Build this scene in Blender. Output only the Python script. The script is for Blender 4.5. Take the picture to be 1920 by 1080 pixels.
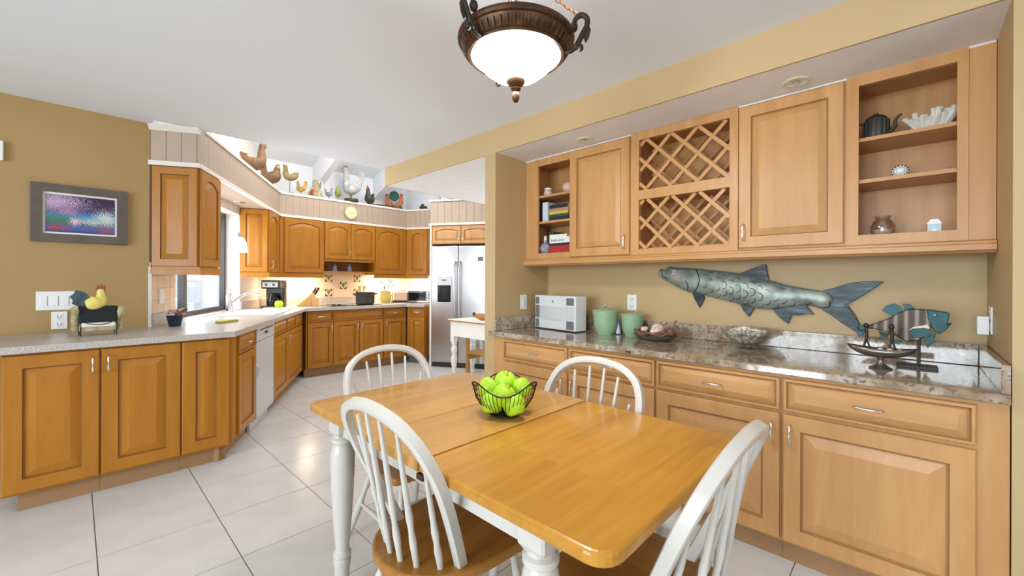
import bpy, bmesh, math, random
from mathutils import Vector, Matrix
random.seed(7)
for o in list(bpy.data.objects): bpy.data.objects.remove(o)
SC = bpy.context.scene
COL = SC.collection
R = math.radians
# ------------------------------------------------------------------ camera
cam = bpy.data.cameras.new('camera'); camo = bpy.data.objects.new('camera', cam); COL.objects.link(camo)
cam.sensor_width = 36; cam.lens = 36*783.91/1920; cam.shift_y = -12.35/1920; cam.clip_start = .02
camo.location = (0, 0, 1.26); camo.rotation_euler = (R(90), -.004, -.80798)
SC.camera = camo
# ------------------------------------------------------------------ world, light, exposure
W = bpy.data.worlds.new('sky'); SC.world = W; W.use_nodes = True
bg = W.node_tree.nodes['Background']; bg.inputs[0].default_value = (.86, .93, 1, 1); bg.inputs[1].default_value = 1.1
SC.view_settings.view_transform = 'Standard'; SC.view_settings.look = 'None'
SC.view_settings.gamma = 1; SC.view_settings.use_curve_mapping = False
SC.view_settings.exposure = 0.2
def area(name, loc, rot, sx, sy, power, col=(1, 1, 1), spread=180):
    l = bpy.data.lights.new(name, 'AREA'); l.shape = 'RECTANGLE'; l.size = sx; l.size_y = sy
    l.energy = power; l.color = col; l.spread = R(spread)
    o = bpy.data.objects.new(name, l); COL.objects.link(o); o.location = loc; o.rotation_euler = rot
    return o
area('daylight_sliding_door', (-4.62, 1.66, 1.12), (R(90), 0, R(-90)), 1.2, 2.1, 100, (.82, .92, 1))
area('fill_side', (-4.62, -.05, 1.62), (R(90), 0, R(-90)), 1.8, 1.25, 125, (.82, .92, 1))  # added second source, set high to stay out of the backsplash reflection
area('fill_rear', (-.3, -2.42, 1.35), (R(90), 0, 0), 3.6, 1.9, 16, (.92, .97, 1))  # added general fill from behind the camera
area('daylight_skylight_near', (1.85, 4.85, 3.60), (R(20), 0, 0), .95, 1.0, 18, (1, .97, .93))
area('daylight_skylight_far', (3.02, 4.85, 3.60), (R(20), 0, 0), .85, 1.0, 18, (1, .97, .93))
area('fill_vault', (2.3, 4.07, 3.05), (R(138), 0, 0), 3.2, .7, 28, (.95, .98, 1))  # added unseen source, aimed up to brighten the vault
area('fill_kitchen_side', (5.1, 3.3, 1.3), (R(90), 0, R(90)), 1.3, 1.6, 32, (1, .97, .93))  # added light at the unseen side wall, brightens the beam underside
area('daylight_sink_window', (.645, 5.30, 1.5), (R(90), 0, R(-120)), 1.5, 1.0, 34, (.95, .98, 1))
# ------------------------------------------------------------------ materials
M = {}
def nodes(name):
    m = bpy.data.materials.new(name); m.use_nodes = True
    nt = m.node_tree; b = nt.nodes['Principled BSDF']; M[name] = m
    return m, nt, b
def mat(name, col, rough=.5, metal=0, spec=.5, var=0, vscale=8, bump=0, bscale=60, coat=0):
    m, nt, b = nodes(name)
    b.inputs['Base Color'].default_value = (*col, 1); b.inputs['Roughness'].default_value = rough
    b.inputs['Metallic'].default_value = metal; b.inputs['Specular IOR Level'].default_value = spec
    b.inputs['Coat Weight'].default_value = coat
    tc = nt.nodes.new('ShaderNodeTexCoord')
    if var:
        n = nt.nodes.new('ShaderNodeTexNoise'); n.inputs['Scale'].default_value = vscale; n.inputs['Detail'].default_value = 4
        nt.links.new(tc.outputs['Object'], n.inputs['Vector'])
        r = nt.nodes.new('ShaderNodeValToRGB')
        r.color_ramp.elements[0].position = .3; r.color_ramp.elements[1].position = .7
        r.color_ramp.elements[0].color = (*[max(0, c*(1-var)) for c in col], 1)
        r.color_ramp.elements[1].color = (*[min(1, c*(1+var)) for c in col], 1)
        nt.links.new(n.outputs[0], r.inputs[0]); nt.links.new(r.outputs[0], b.inputs['Base Color'])
    if bump:
        n = nt.nodes.new('ShaderNodeTexNoise'); n.inputs['Scale'].default_value = bscale
        nt.links.new(tc.outputs['Object'], n.inputs['Vector'])
        bp = nt.nodes.new('ShaderNodeBump'); bp.inputs['Strength'].default_value = bump; bp.inputs['Distance'].default_value = .002
        nt.links.new(n.outputs[0], bp.inputs['Height']); nt.links.new(bp.outputs[0], b.inputs['Normal'])
    return m
def wood(name, c1, c2, sc=(9, 9, 1.1), rough=.38, blocks=None, knots=True):
    """grain stretched along local z (or as sc says); c1 light, c2 dark"""
    m, nt, b = nodes(name)
    tc = nt.nodes.new('ShaderNodeTexCoord'); mp = nt.nodes.new('ShaderNodeMapping'); mp.inputs['Scale'].default_value = sc
    oi = nt.nodes.new('ShaderNodeObjectInfo'); va = nt.nodes.new('ShaderNodeVectorMath'); va.operation = 'ADD'
    mu = nt.nodes.new('ShaderNodeMath'); mu.operation = 'MULTIPLY'; mu.inputs[1].default_value = 37
    nt.links.new(oi.outputs['Random'], mu.inputs[0]); nt.links.new(mu.outputs[0], va.inputs[1])
    nt.links.new(tc.outputs['Object'], va.inputs[0]); nt.links.new(va.outputs[0], mp.inputs['Vector'])
    n = nt.nodes.new('ShaderNodeTexNoise'); n.inputs['Scale'].default_value = 1.6; n.inputs['Detail'].default_value = 7
    n.inputs['Roughness'].default_value = .62; n.inputs['Distortion'].default_value = .6
    nt.links.new(mp.outputs[0], n.inputs['Vector'])
    r = nt.nodes.new('ShaderNodeValToRGB'); r.color_ramp.elements[0].position = .3; r.color_ramp.elements[1].position = .72
    r.color_ramp.elements[0].color = (*c2, 1); r.color_ramp.elements[1].color = (*c1, 1)
    nt.links.new(n.outputs[0], r.inputs[0]); out = r.outputs[0]
    if blocks:
        mp2 = nt.nodes.new('ShaderNodeMapping'); mp2.inputs['Rotation'].default_value = (0, 0, blocks[2])
        nt.links.new(tc.outputs['Object'], mp2.inputs['Vector'])
        br = nt.nodes.new('ShaderNodeTexBrick'); br.inputs['Scale'].default_value = 1
        br.inputs['Brick Width'].default_value = blocks[0]; br.inputs['Row Height'].default_value = blocks[1]
        br.inputs['Mortar Size'].default_value = .0; br.offset = .37
        br.inputs['Color1'].default_value = (.86, .85, .84, 1); br.inputs['Color2'].default_value = (1.08, 1.08, 1.08, 1)
        nt.links.new(mp2.outputs[0], br.inputs['Vector'])
        mx = nt.nodes.new('ShaderNodeMix'); mx.data_type = 'RGBA'; mx.blend_type = 'MULTIPLY'; mx.inputs[0].default_value = .8
        nt.links.new(out, mx.inputs[6]); nt.links.new(br.outputs[0], mx.inputs[7]); out = mx.outputs[2]
    nt.links.new(out, b.inputs['Base Color']); b.inputs['Roughness'].default_value = rough; b.inputs['Specular IOR Level'].default_value = .35
    return m
def ramp_mat(name, tex, scale, stops, rough=.4, detail=6, coat=0, metal=0, bump=0, vec='Object', stretch=None):
    m, nt, b = nodes(name)
    tc = nt.nodes.new('ShaderNodeTexCoord')
    n = nt.nodes.new(tex); n.inputs['Scale'].default_value = scale
    if 'Detail' in n.inputs: n.inputs['Detail'].default_value = detail
    v = tc.outputs[vec]
    if stretch:
        mp = nt.nodes.new('ShaderNodeMapping'); mp.inputs['Scale'].default_value = stretch
        nt.links.new(v, mp.inputs['Vector']); v = mp.outputs[0]
    nt.links.new(v, n.inputs['Vector'])
    r = nt.nodes.new('ShaderNodeValToRGB'); cr = r.color_ramp
    while len(cr.elements) < len(stops): cr.elements.new(.5)
    for e, (p, c) in zip(cr.elements, stops): e.position = p; e.color = (*c, 1)
    nt.links.new(n.outputs[0], r.inputs[0]); nt.links.new(r.outputs[0], b.inputs['Base Color'])
    b.inputs['Roughness'].default_value = rough; b.inputs['Coat Weight'].default_value = coat; b.inputs['Metallic'].default_value = metal
    if bump:
        bp = nt.nodes.new('ShaderNodeBump'); bp.inputs['Strength'].default_value = bump; bp.inputs['Distance'].default_value = .003
        nt.links.new(n.outputs[0], bp.inputs['Height']); nt.links.new(bp.outputs[0], b.inputs['Normal'])
    return m
def emis(name, col, strength):
    m, nt, b = nodes(name); b.inputs['Base Color'].default_value = (*col, 1)
    b.inputs['Emission Color'].default_value = (*col, 1); b.inputs['Emission Strength'].default_value = strength
    b.inputs['Roughness'].default_value = .3
    return m
def clear(name, tint=(1, 1, 1), gloss=.08, rough=.02):
    m = bpy.data.materials.new(name); m.use_nodes = True; nt = m.node_tree; nt.nodes.clear(); M[name] = m
    o = nt.nodes.new('ShaderNodeOutputMaterial'); t = nt.nodes.new('ShaderNodeBsdfTransparent'); t.inputs[0].default_value = (*tint, 1)
    g = nt.nodes.new('ShaderNodeBsdfGlossy'); g.inputs['Roughness'].default_value = rough
    mx = nt.nodes.new('ShaderNodeMixShader'); lw = nt.nodes.new('ShaderNodeLayerWeight'); lw.inputs[0].default_value = gloss+.2
    mth = nt.nodes.new('ShaderNodeMath'); mth.operation = 'MULTIPLY_ADD'; mth.inputs[1].default_value = .5; mth.inputs[2].default_value = gloss
    nt.links.new(lw.outputs['Facing'], mth.inputs[0]); nt.links.new(mth.outputs[0], mx.inputs[0])
    nt.links.new(t.outputs[0], mx.inputs[1]); nt.links.new(g.outputs[0], mx.inputs[2]); nt.links.new(mx.outputs[0], o.inputs[0])
    return m
wood('maple', (.46, .19, .016), (.36, .133, .009), rough=.36)  # same wood as the hutch; dimmer, warmer light is put into the colour
wood('maple_light', (.61, .335, .14), (.50, .255, .092), rough=.36)  # same wood, paler copy: the stronger hutch light is in the colour
wood('maple_dark', (.36, .19, .07), (.29, .145, .05), rough=.5)
wood('maple_rail', (.46, .19, .016), (.36, .133, .009), sc=(1.1, 9, 9), rough=.36)
wood('maple_lit_rail', (.61, .335, .14), (.50, .255, .092), sc=(1.1, 9, 9), rough=.36)
wood('butcher', (.56, .275, .042), (.46, .205, .026), sc=(1.3, 16, 16), rough=.2, blocks=(.42, .05, 0))
wood('butcher_leaf', (.58, .31, .085), (.49, .25, .058), sc=(1.3, 16, 16), rough=.2, blocks=(.42, .05, 0))
wood('seat_wood', (.40, .185, .04), (.31, .13, .022), sc=(1.3, 14, 14), rough=.26, blocks=(.5, .06, 0))
wood('oak', (.45, .22, .055), (.34, .15, .035), rough=.35)
wood('knife_block_wood', (.75, .48, .2), (.65, .38, .13), rough=.4)
mat('wall_paint_dim', (.40, .258, .098), .55, var=.03, vscale=2, bump=.15, bscale=180)  # same paint as the niche; darker copy carries the weaker light here
mat('wall_paint_lit', (.51, .362, .178), .5, var=.03, vscale=2, bump=.15, bscale=180)  # same paint, lighter copy: niche and pillar brightness put into the colour
mat('fascia_paint', (.54, .385, .195), .55, var=.03, vscale=2, bump=.15, bscale=180)
mat('ceiling_paint', (.81, .85, .90), .85, bump=.1, bscale=200)
mat('soffit_white', (.84, .84, .85), .8, var=.03, bump=.25, bscale=90)
mat('vault_white', (.86, .88, .91), .7)
mat('beadboard', (.45, .34, .255), .55, var=.04, vscale=5)
mat('trim_white', (.76, .71, .64), .45)
mat('white_paint', (.83, .82, .78), .33, var=.02)
mat('chair_white', (.60, .575, .53), .28, var=.03, vscale=10)
mat('appliance_white', (.56, .57, .58), .3)
mat('plastic_white', (.85, .85, .84), .35)
ramp_mat('floor_tile', 'ShaderNodeTexNoise', 5, [(.3, (.63, .62, .595)), (.7, (.70, .69, .665))], rough=.22)
mat('grout', (.16, .13, .105), .9)
mat('backsplash_tile', (.76, .58, .42), .25, var=.06, vscale=6)
mat('backsplash_wall', (.80, .66, .50), .35, var=.03)
mat('tile_brown', (.13, .07, .03), .4); mat('tile_green', (.17, .17, .08), .4)
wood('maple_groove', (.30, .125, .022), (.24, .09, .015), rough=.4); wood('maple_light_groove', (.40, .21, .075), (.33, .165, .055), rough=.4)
mat('toe_wood', (.33, .19, .085), .6); mat('toe_dark', (.20, .19, .2), .6)
# laminate and granite
ramp_mat('laminate', 'ShaderNodeTexNoise', 130, [(.35, (.36, .33, .30)), (.5, (.48, .44, .40)), (.68, (.60, .56, .52))], rough=.3, detail=2)
def granite():
    m, nt, b = nodes('granite'); tc = nt.nodes.new('ShaderNodeTexCoord')
    def ns(s, d=6, dist=0):
        n = nt.nodes.new('ShaderNodeTexNoise'); n.inputs['Scale'].default_value = s; n.inputs['Detail'].default_value = d
        n.inputs['Distortion'].default_value = dist; nt.links.new(tc.outputs['Object'], n.inputs['Vector']); return n
    def rp(n, st):
        r = nt.nodes.new('ShaderNodeValToRGB')
        while len(r.color_ramp.elements) < len(st): r.color_ramp.elements.new(.5)
        for e, (p, c) in zip(r.color_ramp.elements, st): e.position = p; e.color = (*c, 1)
        nt.links.new(n.outputs[0], r.inputs[0]); return r
    a = rp(ns(11, 8, .8), [(.3, (.20, .135, .075)), (.46, (.34, .26, .175)), (.62, (.50, .44, .36)), (.8, (.34, .29, .235))])
    s = rp(ns(75, 3), [(.36, (0, 0, 0)), (.44, (1, 1, 1))]); s2 = rp(ns(30, 5, 1), [(.33, (0, 0, 0)), (.43, (1, 1, 1))])
    mx = nt.nodes.new('ShaderNodeMix'); mx.data_type = 'RGBA'; nt.links.new(s.outputs[0], mx.inputs[0])
    mx.inputs[6].default_value = (.17, .14, .12, 1); nt.links.new(a.outputs[0], mx.inputs[7])
    m2 = nt.nodes.new('ShaderNodeMix'); m2.data_type = 'RGBA'; nt.links.new(s2.outputs[0], m2.inputs[0])
    m2.inputs[6].default_value = (.25, .19, .14, 1); nt.links.new(mx.outputs[2], m2.inputs[7])
    nt.links.new(m2.outputs[2], b.inputs['Base Color']); b.inputs['Roughness'].default_value = .07; b.inputs['Coat Weight'].default_value = .3
granite()
# metals, glass and small colours
mat('chrome', (.75, .75, .76), .16, 1); mat('nickel', (.55, .52, .48), .3, 1); mat('steel_dark', (.2, .2, .2), .35, 1)
ramp_mat('stainless', 'ShaderNodeTexNoise', 3, [(.3, (.50, .51, .53)), (.7, (.58, .59, .61))], rough=.24, metal=1, stretch=(1, 1, 60))
mat('black_plastic', (.012, .012, .013), .3); mat('black_matte', (.02, .02, .02), .6); mat('black_gloss', (.01, .01, .012), .08)
ramp_mat('bronze', 'ShaderNodeTexNoise', 25, [(.3, (.045, .022, .012)), (.55, (.10, .048, .022)), (.75, (.20, .10, .045))], rough=.42, metal=.55)
mat('bronze_dark', (.045, .035, .028), .45, .6, var=.4, vscale=25)
mat('gold_chain', (.5, .27, .13), .35, 1)
mat('dark_frame', (.045, .05, .055), .4, .4)
mat('pewter', (.24, .225, .195), .33, .85, var=.25, vscale=14)
mat('apple', (.42, .70, .03), .26, var=.22, vscale=9); mat('stem', (.10, .05, .02), .7)
mat('wire_black', (.03, .018, .012), .4, .6)
mat('canister_green', (.30, .46, .28), .22, var=.08, vscale=10)
mat('clock_cream', (.50, .41, .2), .5); mat('red_brown', (.30, .06, .03), .5); mat('cream', (.78, .68, .48), .5); mat('ivory', (.80, .74, .62), .5)
mat('teal', (.008, .075, .083), .45, .25, var=.35, vscale=18)
mat('glow_yellow', (.75, .62, .16), .45); mat('sponge_yellow', (.75, .60, .12), .9); mat('sponge_green', (.42, .42, .08), .9)
mat('lime', (.50, .75, .03), .35)
mat('pink_shell', (.70, .48, .40), .5, var=.3, vscale=30); mat('shell_brown', (.18, .085, .05), .6, var=.5, vscale=30)
mat('potpourri', (.76, .66, .58), .8, var=.25, vscale=40); mat('coral', (.66, .64, .58), .9, var=.12, vscale=25, bump=.4)
mat('grey_speaker', (.16, .16, .165), .7); mat('silver_plastic', (.60, .63, .64), .35); mat('silver_light', (.70, .73, .73), .35)
mat('navy', (.015, .025, .05), .4); mat('book_red', (.42, .03, .03), .5); mat('book_green', (.02, .09, .05), .5); mat('book_blue', (.05, .13, .25), .5)
mat('book_yellow', (.7, .45, .05), .5); mat('book_black', (.02, .02, .025), .5); mat('book_tan', (.45, .25, .16), .5); mat('book_pale', (.62, .70, .76), .5)
mat('paper', (.85, .83, .78), .8); mat('purple_jar', (.30, .28, .38), .2, var=.4, vscale=30); mat('pale_blue', (.50, .66, .74), .4)
mat('straw', (.42, .36, .2), .9, var=.4, vscale=30); mat('black_fabric', (.012, .013, .016), .8); mat('blue_grey', (.04, .075, .10), .6, var=.5, vscale=30)
mat('copper', (.75, .52, .38), .25, .9); mat('iron', (.07, .065, .06), .55, .5, var=.3); mat('pearl', (.8, .72, .6), .12, .3)
mat('frame_wood', (.105, .085, .065), .5, var=.12, vscale=20)
clear('clear_glass', (.95, .97, .97), .10); clear('window_glass', (.97, .98, 1), .03); clear('jar_glass', (.95, .94, .92), .10)
emis('lamp_glass', (1, .985, .97), 54); emis('pendant_glass', (1, .95, .86), 6); emis('strip_light', (1, .80, .54), 150)
mat('recess_reflector', (.8, .8, .8), .12, 1)
# ------------------------------------------------------------------ mesh helpers
def catmull(P, n=6, closed=False):
    P = [Vector(p) for p in P]; out = []; N = len(P)
    for i in range(N if closed else N-1):
        if closed: a, b, c, d = P[i-1], P[i], P[(i+1) % N], P[(i+2) % N]
        else: a, b, c, d = P[max(i-1, 0)], P[i], P[i+1], P[min(i+2, N-1)]
        for k in range(n):
            t = k/n
            out.append(.5*((2*b)+(c-a)*t+(2*a-5*b+4*c-d)*t*t+(3*b-a-3*c+d)*t**3))
    if not closed: out.append(P[-1])
    return out
class MB:
    def __init__(s): s.v = []; s.f = []
    def add(s, vs, fs):
        b = len(s.v); s.v += [tuple(x) for x in vs]; s.f += [tuple(i+b for i in f) for f in fs]; return s
    def box(s, x0, x1, y0, y1, z0, z1):
        if x0 > x1: x0, x1 = x1, x0
        if y0 > y1: y0, y1 = y1, y0
        if z0 > z1: z0, z1 = z1, z0
        return s.add([(x0,y0,z0),(x1,y0,z0),(x1,y1,z0),(x0,y1,z0),(x0,y0,z1),(x1,y0,z1),(x1,y1,z1),(x0,y1,z1)],
                     [(0,3,2,1),(4,5,6,7),(0,1,5,4),(1,2,6,5),(2,3,7,6),(3,0,4,7)])
    def prism(s, poly, a, b, axis='z'):
        n = len(poly)
        ar = sum(poly[i][0]*poly[(i+1) % n][1]-poly[(i+1) % n][0]*poly[i][1] for i in range(n))
        if ar < 0: poly = poly[::-1]
        if axis == 'z': f = lambda p, h: (p[0], p[1], h)
        elif axis == 'y': f = lambda p, h: (p[0], -h, p[1])      # poly in xz, extruded along -y
        else: f = lambda p, h: (h, p[0], p[1])                    # poly in yz, extruded along x
        vs = [f(p, a) for p in poly]+[f(p, b) for p in poly]
        return s.add(vs, [tuple(range(n))[::-1], tuple(range(n, 2*n))]+[(i, (i+1) % n, n+(i+1) % n, n+i) for i in range(n)])
    def tube(s, pts, r=.01, n=8, closed=False, sec=None, up=None):
        P = [Vector(p) for p in pts]; N = len(P)
        rr = r if isinstance(r, (list, tuple)) else [r]*N
        T = []
        for i in range(N):
            if closed: t = P[(i+1) % N]-P[i-1]
            else: t = P[min(i+1, N-1)]-P[max(i-1, 0)]
            T.append(t.normalized() if t.length > 1e-9 else Vector((0, 0, 1)))
        u = Vector(up) if up else (Vector((0, 0, 1)) if abs(T[0].z) < .9 else Vector((1, 0, 0)))
        sec = sec or [(math.cos(2*math.pi*k/n), math.sin(2*math.pi*k/n)) for k in range(n)]
        m = len(sec); vs = []
        for i in range(N):
            a = (u-T[i]*u.dot(T[i])); a = a.normalized() if a.length > 1e-6 else T[i].orthogonal().normalized()
            if not up: u = a
            b = T[i].cross(a)
            for (p, q) in sec: vs.append(P[i]+a*p*rr[i]+b*q*rr[i])
        fs = []
        for i in range(N if closed else N-1):
            j = (i+1) % N
            for k in range(m): fs.append((i*m+k, i*m+(k+1) % m, j*m+(k+1) % m, j*m+k))
        if not closed: fs += [tuple(range(m))[::-1], tuple(range((N-1)*m, N*m))]
        return s.add(vs, fs)
    def lathe(s, prof, n=24, c=(0, 0, 0), sx=1, sy=1, cap=True):
        vs = []; m = len(prof)
        for (r, z) in prof:
            for k in range(n):
                a = 2*math.pi*k/n; vs.append((c[0]+r*sx*math.cos(a), c[1]+r*sy*math.sin(a), c[2]+z))
        fs = [(i*n+k, i*n+(k+1) % n, (i+1)*n+(k+1) % n, (i+1)*n+k) for i in range(m-1) for k in range(n)]
        if cap and prof[0][0] > 1e-5: fs.append(tuple(range(n))[::-1])
        if cap and prof[-1][0] > 1e-5: fs.append(tuple(range((m-1)*n, m*n)))
        return s.add(vs, fs)
    def ball(s, c, r, nu=14, nv=9):
        r = r if isinstance(r, (list, tuple)) else (r, r, r)
        vs = [(c[0], c[1], c[2]-r[2])]
        for j in range(1, nv):
            p = math.pi*j/nv
            for k in range(nu):
                a = 2*math.pi*k/nu
                vs.append((c[0]+r[0]*math.sin(p)*math.cos(a), c[1]+r[1]*math.sin(p)*math.sin(a), c[2]-r[2]*math.cos(p)))
        vs.append((c[0], c[1], c[2]+r[2])); t = len(vs)-1; fs = []
        for k in range(nu):
            fs.append((0, 1+(k+1) % nu, 1+k)); fs.append((t, t-nu+k, t-nu+(k+1) % nu))
        for j in range(nv-2):
            for k in range(nu):
                a = 1+j*nu+k; b = 1+j*nu+(k+1) % nu; fs.append((a, b, b+nu, a+nu))
        return s.add(vs, fs)
    def cyl(s, a, b, r, n=16): return s.tube([a, b], r, n)
    def mesh(s, name, m, smooth=None):
        me = bpy.data.meshes.new(name); me.from_pydata(s.v, [], s.f); me.validate(); me.update()
        bm = bmesh.new(); bm.from_mesh(me); bmesh.ops.recalc_face_normals(bm, faces=bm.faces); bm.to_mesh(me); bm.free()
        if m: me.materials.append(M[m])
        if smooth:
            me.shade_smooth(); me.set_sharp_from_angle(angle=R(smooth))
        return me
    def build(s, name, m, parent=None, loc=(0, 0, 0), rot=(0, 0, 0), smooth=None, bev=0, seg=2):
        o = bpy.data.objects.new(name, s.mesh(name, m, smooth)); COL.objects.link(o)
        o.location = loc; o.rotation_euler = rot; o.parent = parent
        if bev:
            md = o.modifiers.new('bevel', 'BEVEL'); md.width = bev; md.segments = seg; md.limit_method = 'ANGLE'; md.angle_limit = R(40)
        return o
def tag(o, label=None, cat=None, group=None, kind=None):
    for k, v in (('label', label), ('category', cat), ('group', group), ('kind', kind)):
        if v: o[k] = v
    return o
def thing(name, label, cat, loc=(0, 0, 0), rz=0, group=None):
    o = bpy.data.objects.new(name, None); COL.objects.link(o); o.empty_display_size = .05
    o.location = loc; o.rotation_euler = (0, 0, R(rz)); return tag(o, label, cat, group)
def linkdup(src, parent, loc=None, rot=None):
    o = src.copy(); COL.objects.link(o); o.parent = parent
    if loc is not None: o.location = loc
    if rot is not None: o.rotation_euler = rot
    return o
def duptree(root, loc, rz, label):
    r = root.copy(); COL.objects.link(r); r.location = loc; r.rotation_euler = (0, 0, R(rz)); r['label'] = label
    for ch in root.children:
        c = ch.copy(); COL.objects.link(c); c.parent = r
        for g in ch.children:
            d = g.copy(); COL.objects.link(d); d.parent = c
    return r
def struct(name, mb, m, label=None, loc=(0, 0, 0), rz=0, bev=0, smooth=None):
    o = mb.build(name, m, None, loc, (0, 0, R(rz)), smooth, bev); return tag(o, label, None, None, 'structure')
def one(name, mb, m, label, cat, loc=(0, 0, 0), rz=0, bev=0, smooth=None, group=None):
    return tag(mb.build(name, m, None, loc, (0, 0, R(rz)), smooth, bev), label, cat, group)
# ------------------------------------------------------------------ room shell
CE = 2.44; YW = 4.16; XF = 2.25; XB = 2.89; NL = 2.32; NR = -.25; ZS = 2.252
W0 = Vector((.385, 4.16, 0)); D30 = Vector((.5, .866025, 0)); O30 = Vector((-.866025, .5, 0)); YK = 6.53
# floor: grout bed with tiles standing proud
fl = struct('floor', MB().box(-4.9, 5.2, -2.6, 7.2, -.06, -.0018), 'grout', 'pale ceramic tile floor with dark grout lines')
tm = MB().box(-.2261, .2261, -.2264, .2264, -.0017, 0)
t0 = tm.build('tile', 'floor_tile', fl); first = True
for i in range(-7, 10):
    for j in range(-8, 8):
        x = .074+.228+i*.4565; y = 3.117+.2285+j*.457
        if x < -2.4 or x > 4.6 or y > 6.7 or y < -.55 or (x < 1.3 and y > 5.2) or (x > 2.6 and y < 2.2): continue
        if first: t0.location = (x, y, 0); first = False
        else: linkdup(t0, fl, (x, y, 0))
# ceiling over the dining room, dropped beam, beige fascia
c = MB().box(-4.9, 5.2, -2.7, 4.055, CE, CE+.12).box(-4.9, .40, 4.055, 4.3, CE, CE+.12)
struct('ceiling', c, 'ceiling_paint', 'flat pale grey ceiling over the dining area')
struct('ceiling_beam', MB().box(XF, 5.2, -.62, 3.97, ZS, CE+.01), 'soffit_white', 'dropped white soffit over the hutch niche')
struct('trim_1', MB().box(XF-.012, XF, -.62, 3.97, ZS, CE).box(XF-.012, 5.2, 3.97, 3.982, ZS, CE), 'fascia_paint', 'long beige fascia of the dropped beam')
# walls
struct('wall_left', MB().box(-4.9, .385, YW, YW+.12, 0, CE), 'wall_paint_dim', 'tan wall behind the left counter with the framed picture')
struct('wall_partition', MB().box(XF-.012, XB+.2, NL, NL+.115, 0, ZS), 'wall_paint_lit', 'tan partition wall beside the hutch niche')
struct('wall_niche', MB().box(XB, XB+.1, NR-.1, NL, 0, ZS), 'wall_paint_lit', 'tan back wall of the hutch niche')
struct('wall_right', MB().box(XF-.03, XB+.1, -.62, NR, 0, ZS), 'wall_paint_lit', 'tan wall closing the hutch niche on the right')
# rear of the room (behind the camera): openings for two added fill lights, and a sliding-door opening
struct('wall_rear', MB().box(-4.9, -2.2, -2.6, -2.5, 0, CE).box(1.6, 5.2, -2.6, -2.5, 0, CE).box(-2.2, 1.6, -2.6, -2.5, 2.32, CE).box(-2.2, 1.6, -2.6, -2.5, 0, .35), 'wall_paint_lit', 'tan wall behind the viewer')
struct('wall_side', MB().box(-4.8, -4.7, -2.6, -1.0, 0, CE).box(-4.8, -4.7, 2.3, 4.2, 0, CE).box(-4.8, -4.7, -1.0, 2.3, 2.27, CE).box(-4.8, -4.7, -1.0, .9, 0, .95).box(-4.8, -4.7, .9, 1.02, .95, 2.27), 'wall_paint_dim', 'tan wall with sliding door opening and added fill light opening')
struct('wall_dining', MB().box(XF, XF+.1, -2.6, -.62, 0, CE), 'wall_paint_lit', 'tan wall of the dining side')
# kitchen: window wall (local x along wall, +y outward)
w = MB().box(0, .40, 0, .2, 0, 3.9).box(2.0, 3.0, 0, .2, 0, 3.9).box(.4, 2.0, 0, .2, 2.05, 3.9).box(.4, 2.0, 0, .2, 0, .90)
ww = struct('wall_window', w, 'trim_white', 'white wall with the deep window over the sink', W0, 60)
struct('wall_kitchen_upper', MB().box(1.4, 5.2, YK, YK+.12, 2.4501, 3.1), 'vault_white', 'white wall above the kitchen ledge')
struct('wall_kitchen', MB().box(1.4, 5.2, YK, YK+.12, 0, 2.45), 'backsplash_wall', 'cream back wall behind the cooktop')
c3 = Vector((4.09, YK, 0))
struct('wall_fridge_upper', MB().box(0, 2.4, 0, .1, 2.4501, 3.9), 'vault_white', 'white wall above the refrigerator ledge', c3, -60)
struct('wall_fridge', MB().box(0, 2.4, 0, .1, 0, 2.45), 'backsplash_wall', 'cream wall behind the refrigerator', c3, -60)
struct('wall_kitchen_side', MB().box(5.15, 5.25, 2.3, 6.6, 0, 4.1), 'vault_white', 'white kitchen side wall')
# vault over the kitchen: slope low at the back wall, rising towards the dining room, two skylights
def vz(y): return 2.96+.375*(YK+.02-y)
v = MB()
def slab(x0, x1, y0, y1, t=.22):
    v.add([(x0,y0,vz(y0)),(x1,y0,vz(y0)),(x1,y1,vz(y1)),(x0,y1,vz(y1)),(x0,y0,vz(y0)+t),(x1,y0,vz(y0)+t),(x1,y1,vz(y1)+t),(x0,y1,vz(y1)+t)],
          [(0,3,2,1),(4,5,6,7),(0,1,5,4),(1,2,6,5),(2,3,7,6),(3,0,4,7)])
slab(-.2, 1.36, 4.0, 6.7); slab(2.36, 2.58, 4.0, 6.7); slab(3.48, 5.25, 4.0, 6.7)
for a, b in ((1.36, 2.36), (2.58, 3.48)): slab(a, b, 4.0, 4.3); slab(a, b, 5.45, 6.7)
vault = struct('ceiling_vault', v, 'vault_white', 'bright white sloped kitchen ceiling with skylight wells')
rf = None
for x in (1.25, 2.52, 3.50, 4.4):
    a, b = 4.1, 6.53
    r_ = MB().add([(x-.05,a,vz(a)-.34),(x+.05,a,vz(a)-.34),(x+.05,b,vz(b)-.34),(x-.05,b,vz(b)-.34),(x-.05,a,vz(a)+.01),(x+.05,a,vz(a)+.01),(x+.05,b,vz(b)+.01),(x-.05,b,vz(b)+.01)],
          [(0,3,2,1),(4,5,6,7),(0,1,5,4),(1,2,6,5),(2,3,7,6),(3,0,4,7)])
    r_.build('rafter', 'vault_white', vault)
struct('wall_vault', MB().box(-.2, .6, 4.0, 4.055, CE+.1, 4.0).box(4.0, 5.2, 4.0, 4.055, CE+.1, 4.0).box(.6, 4.0, 4.0, 4.055, CE+.1, 2.68).box(.6, 4.0, 4.0, 4.055, 3.42, 4.0), 'vault_white', 'white upper wall above the dining ceiling edge')  # unseen wall; its gap is added for the vault fill light
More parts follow.
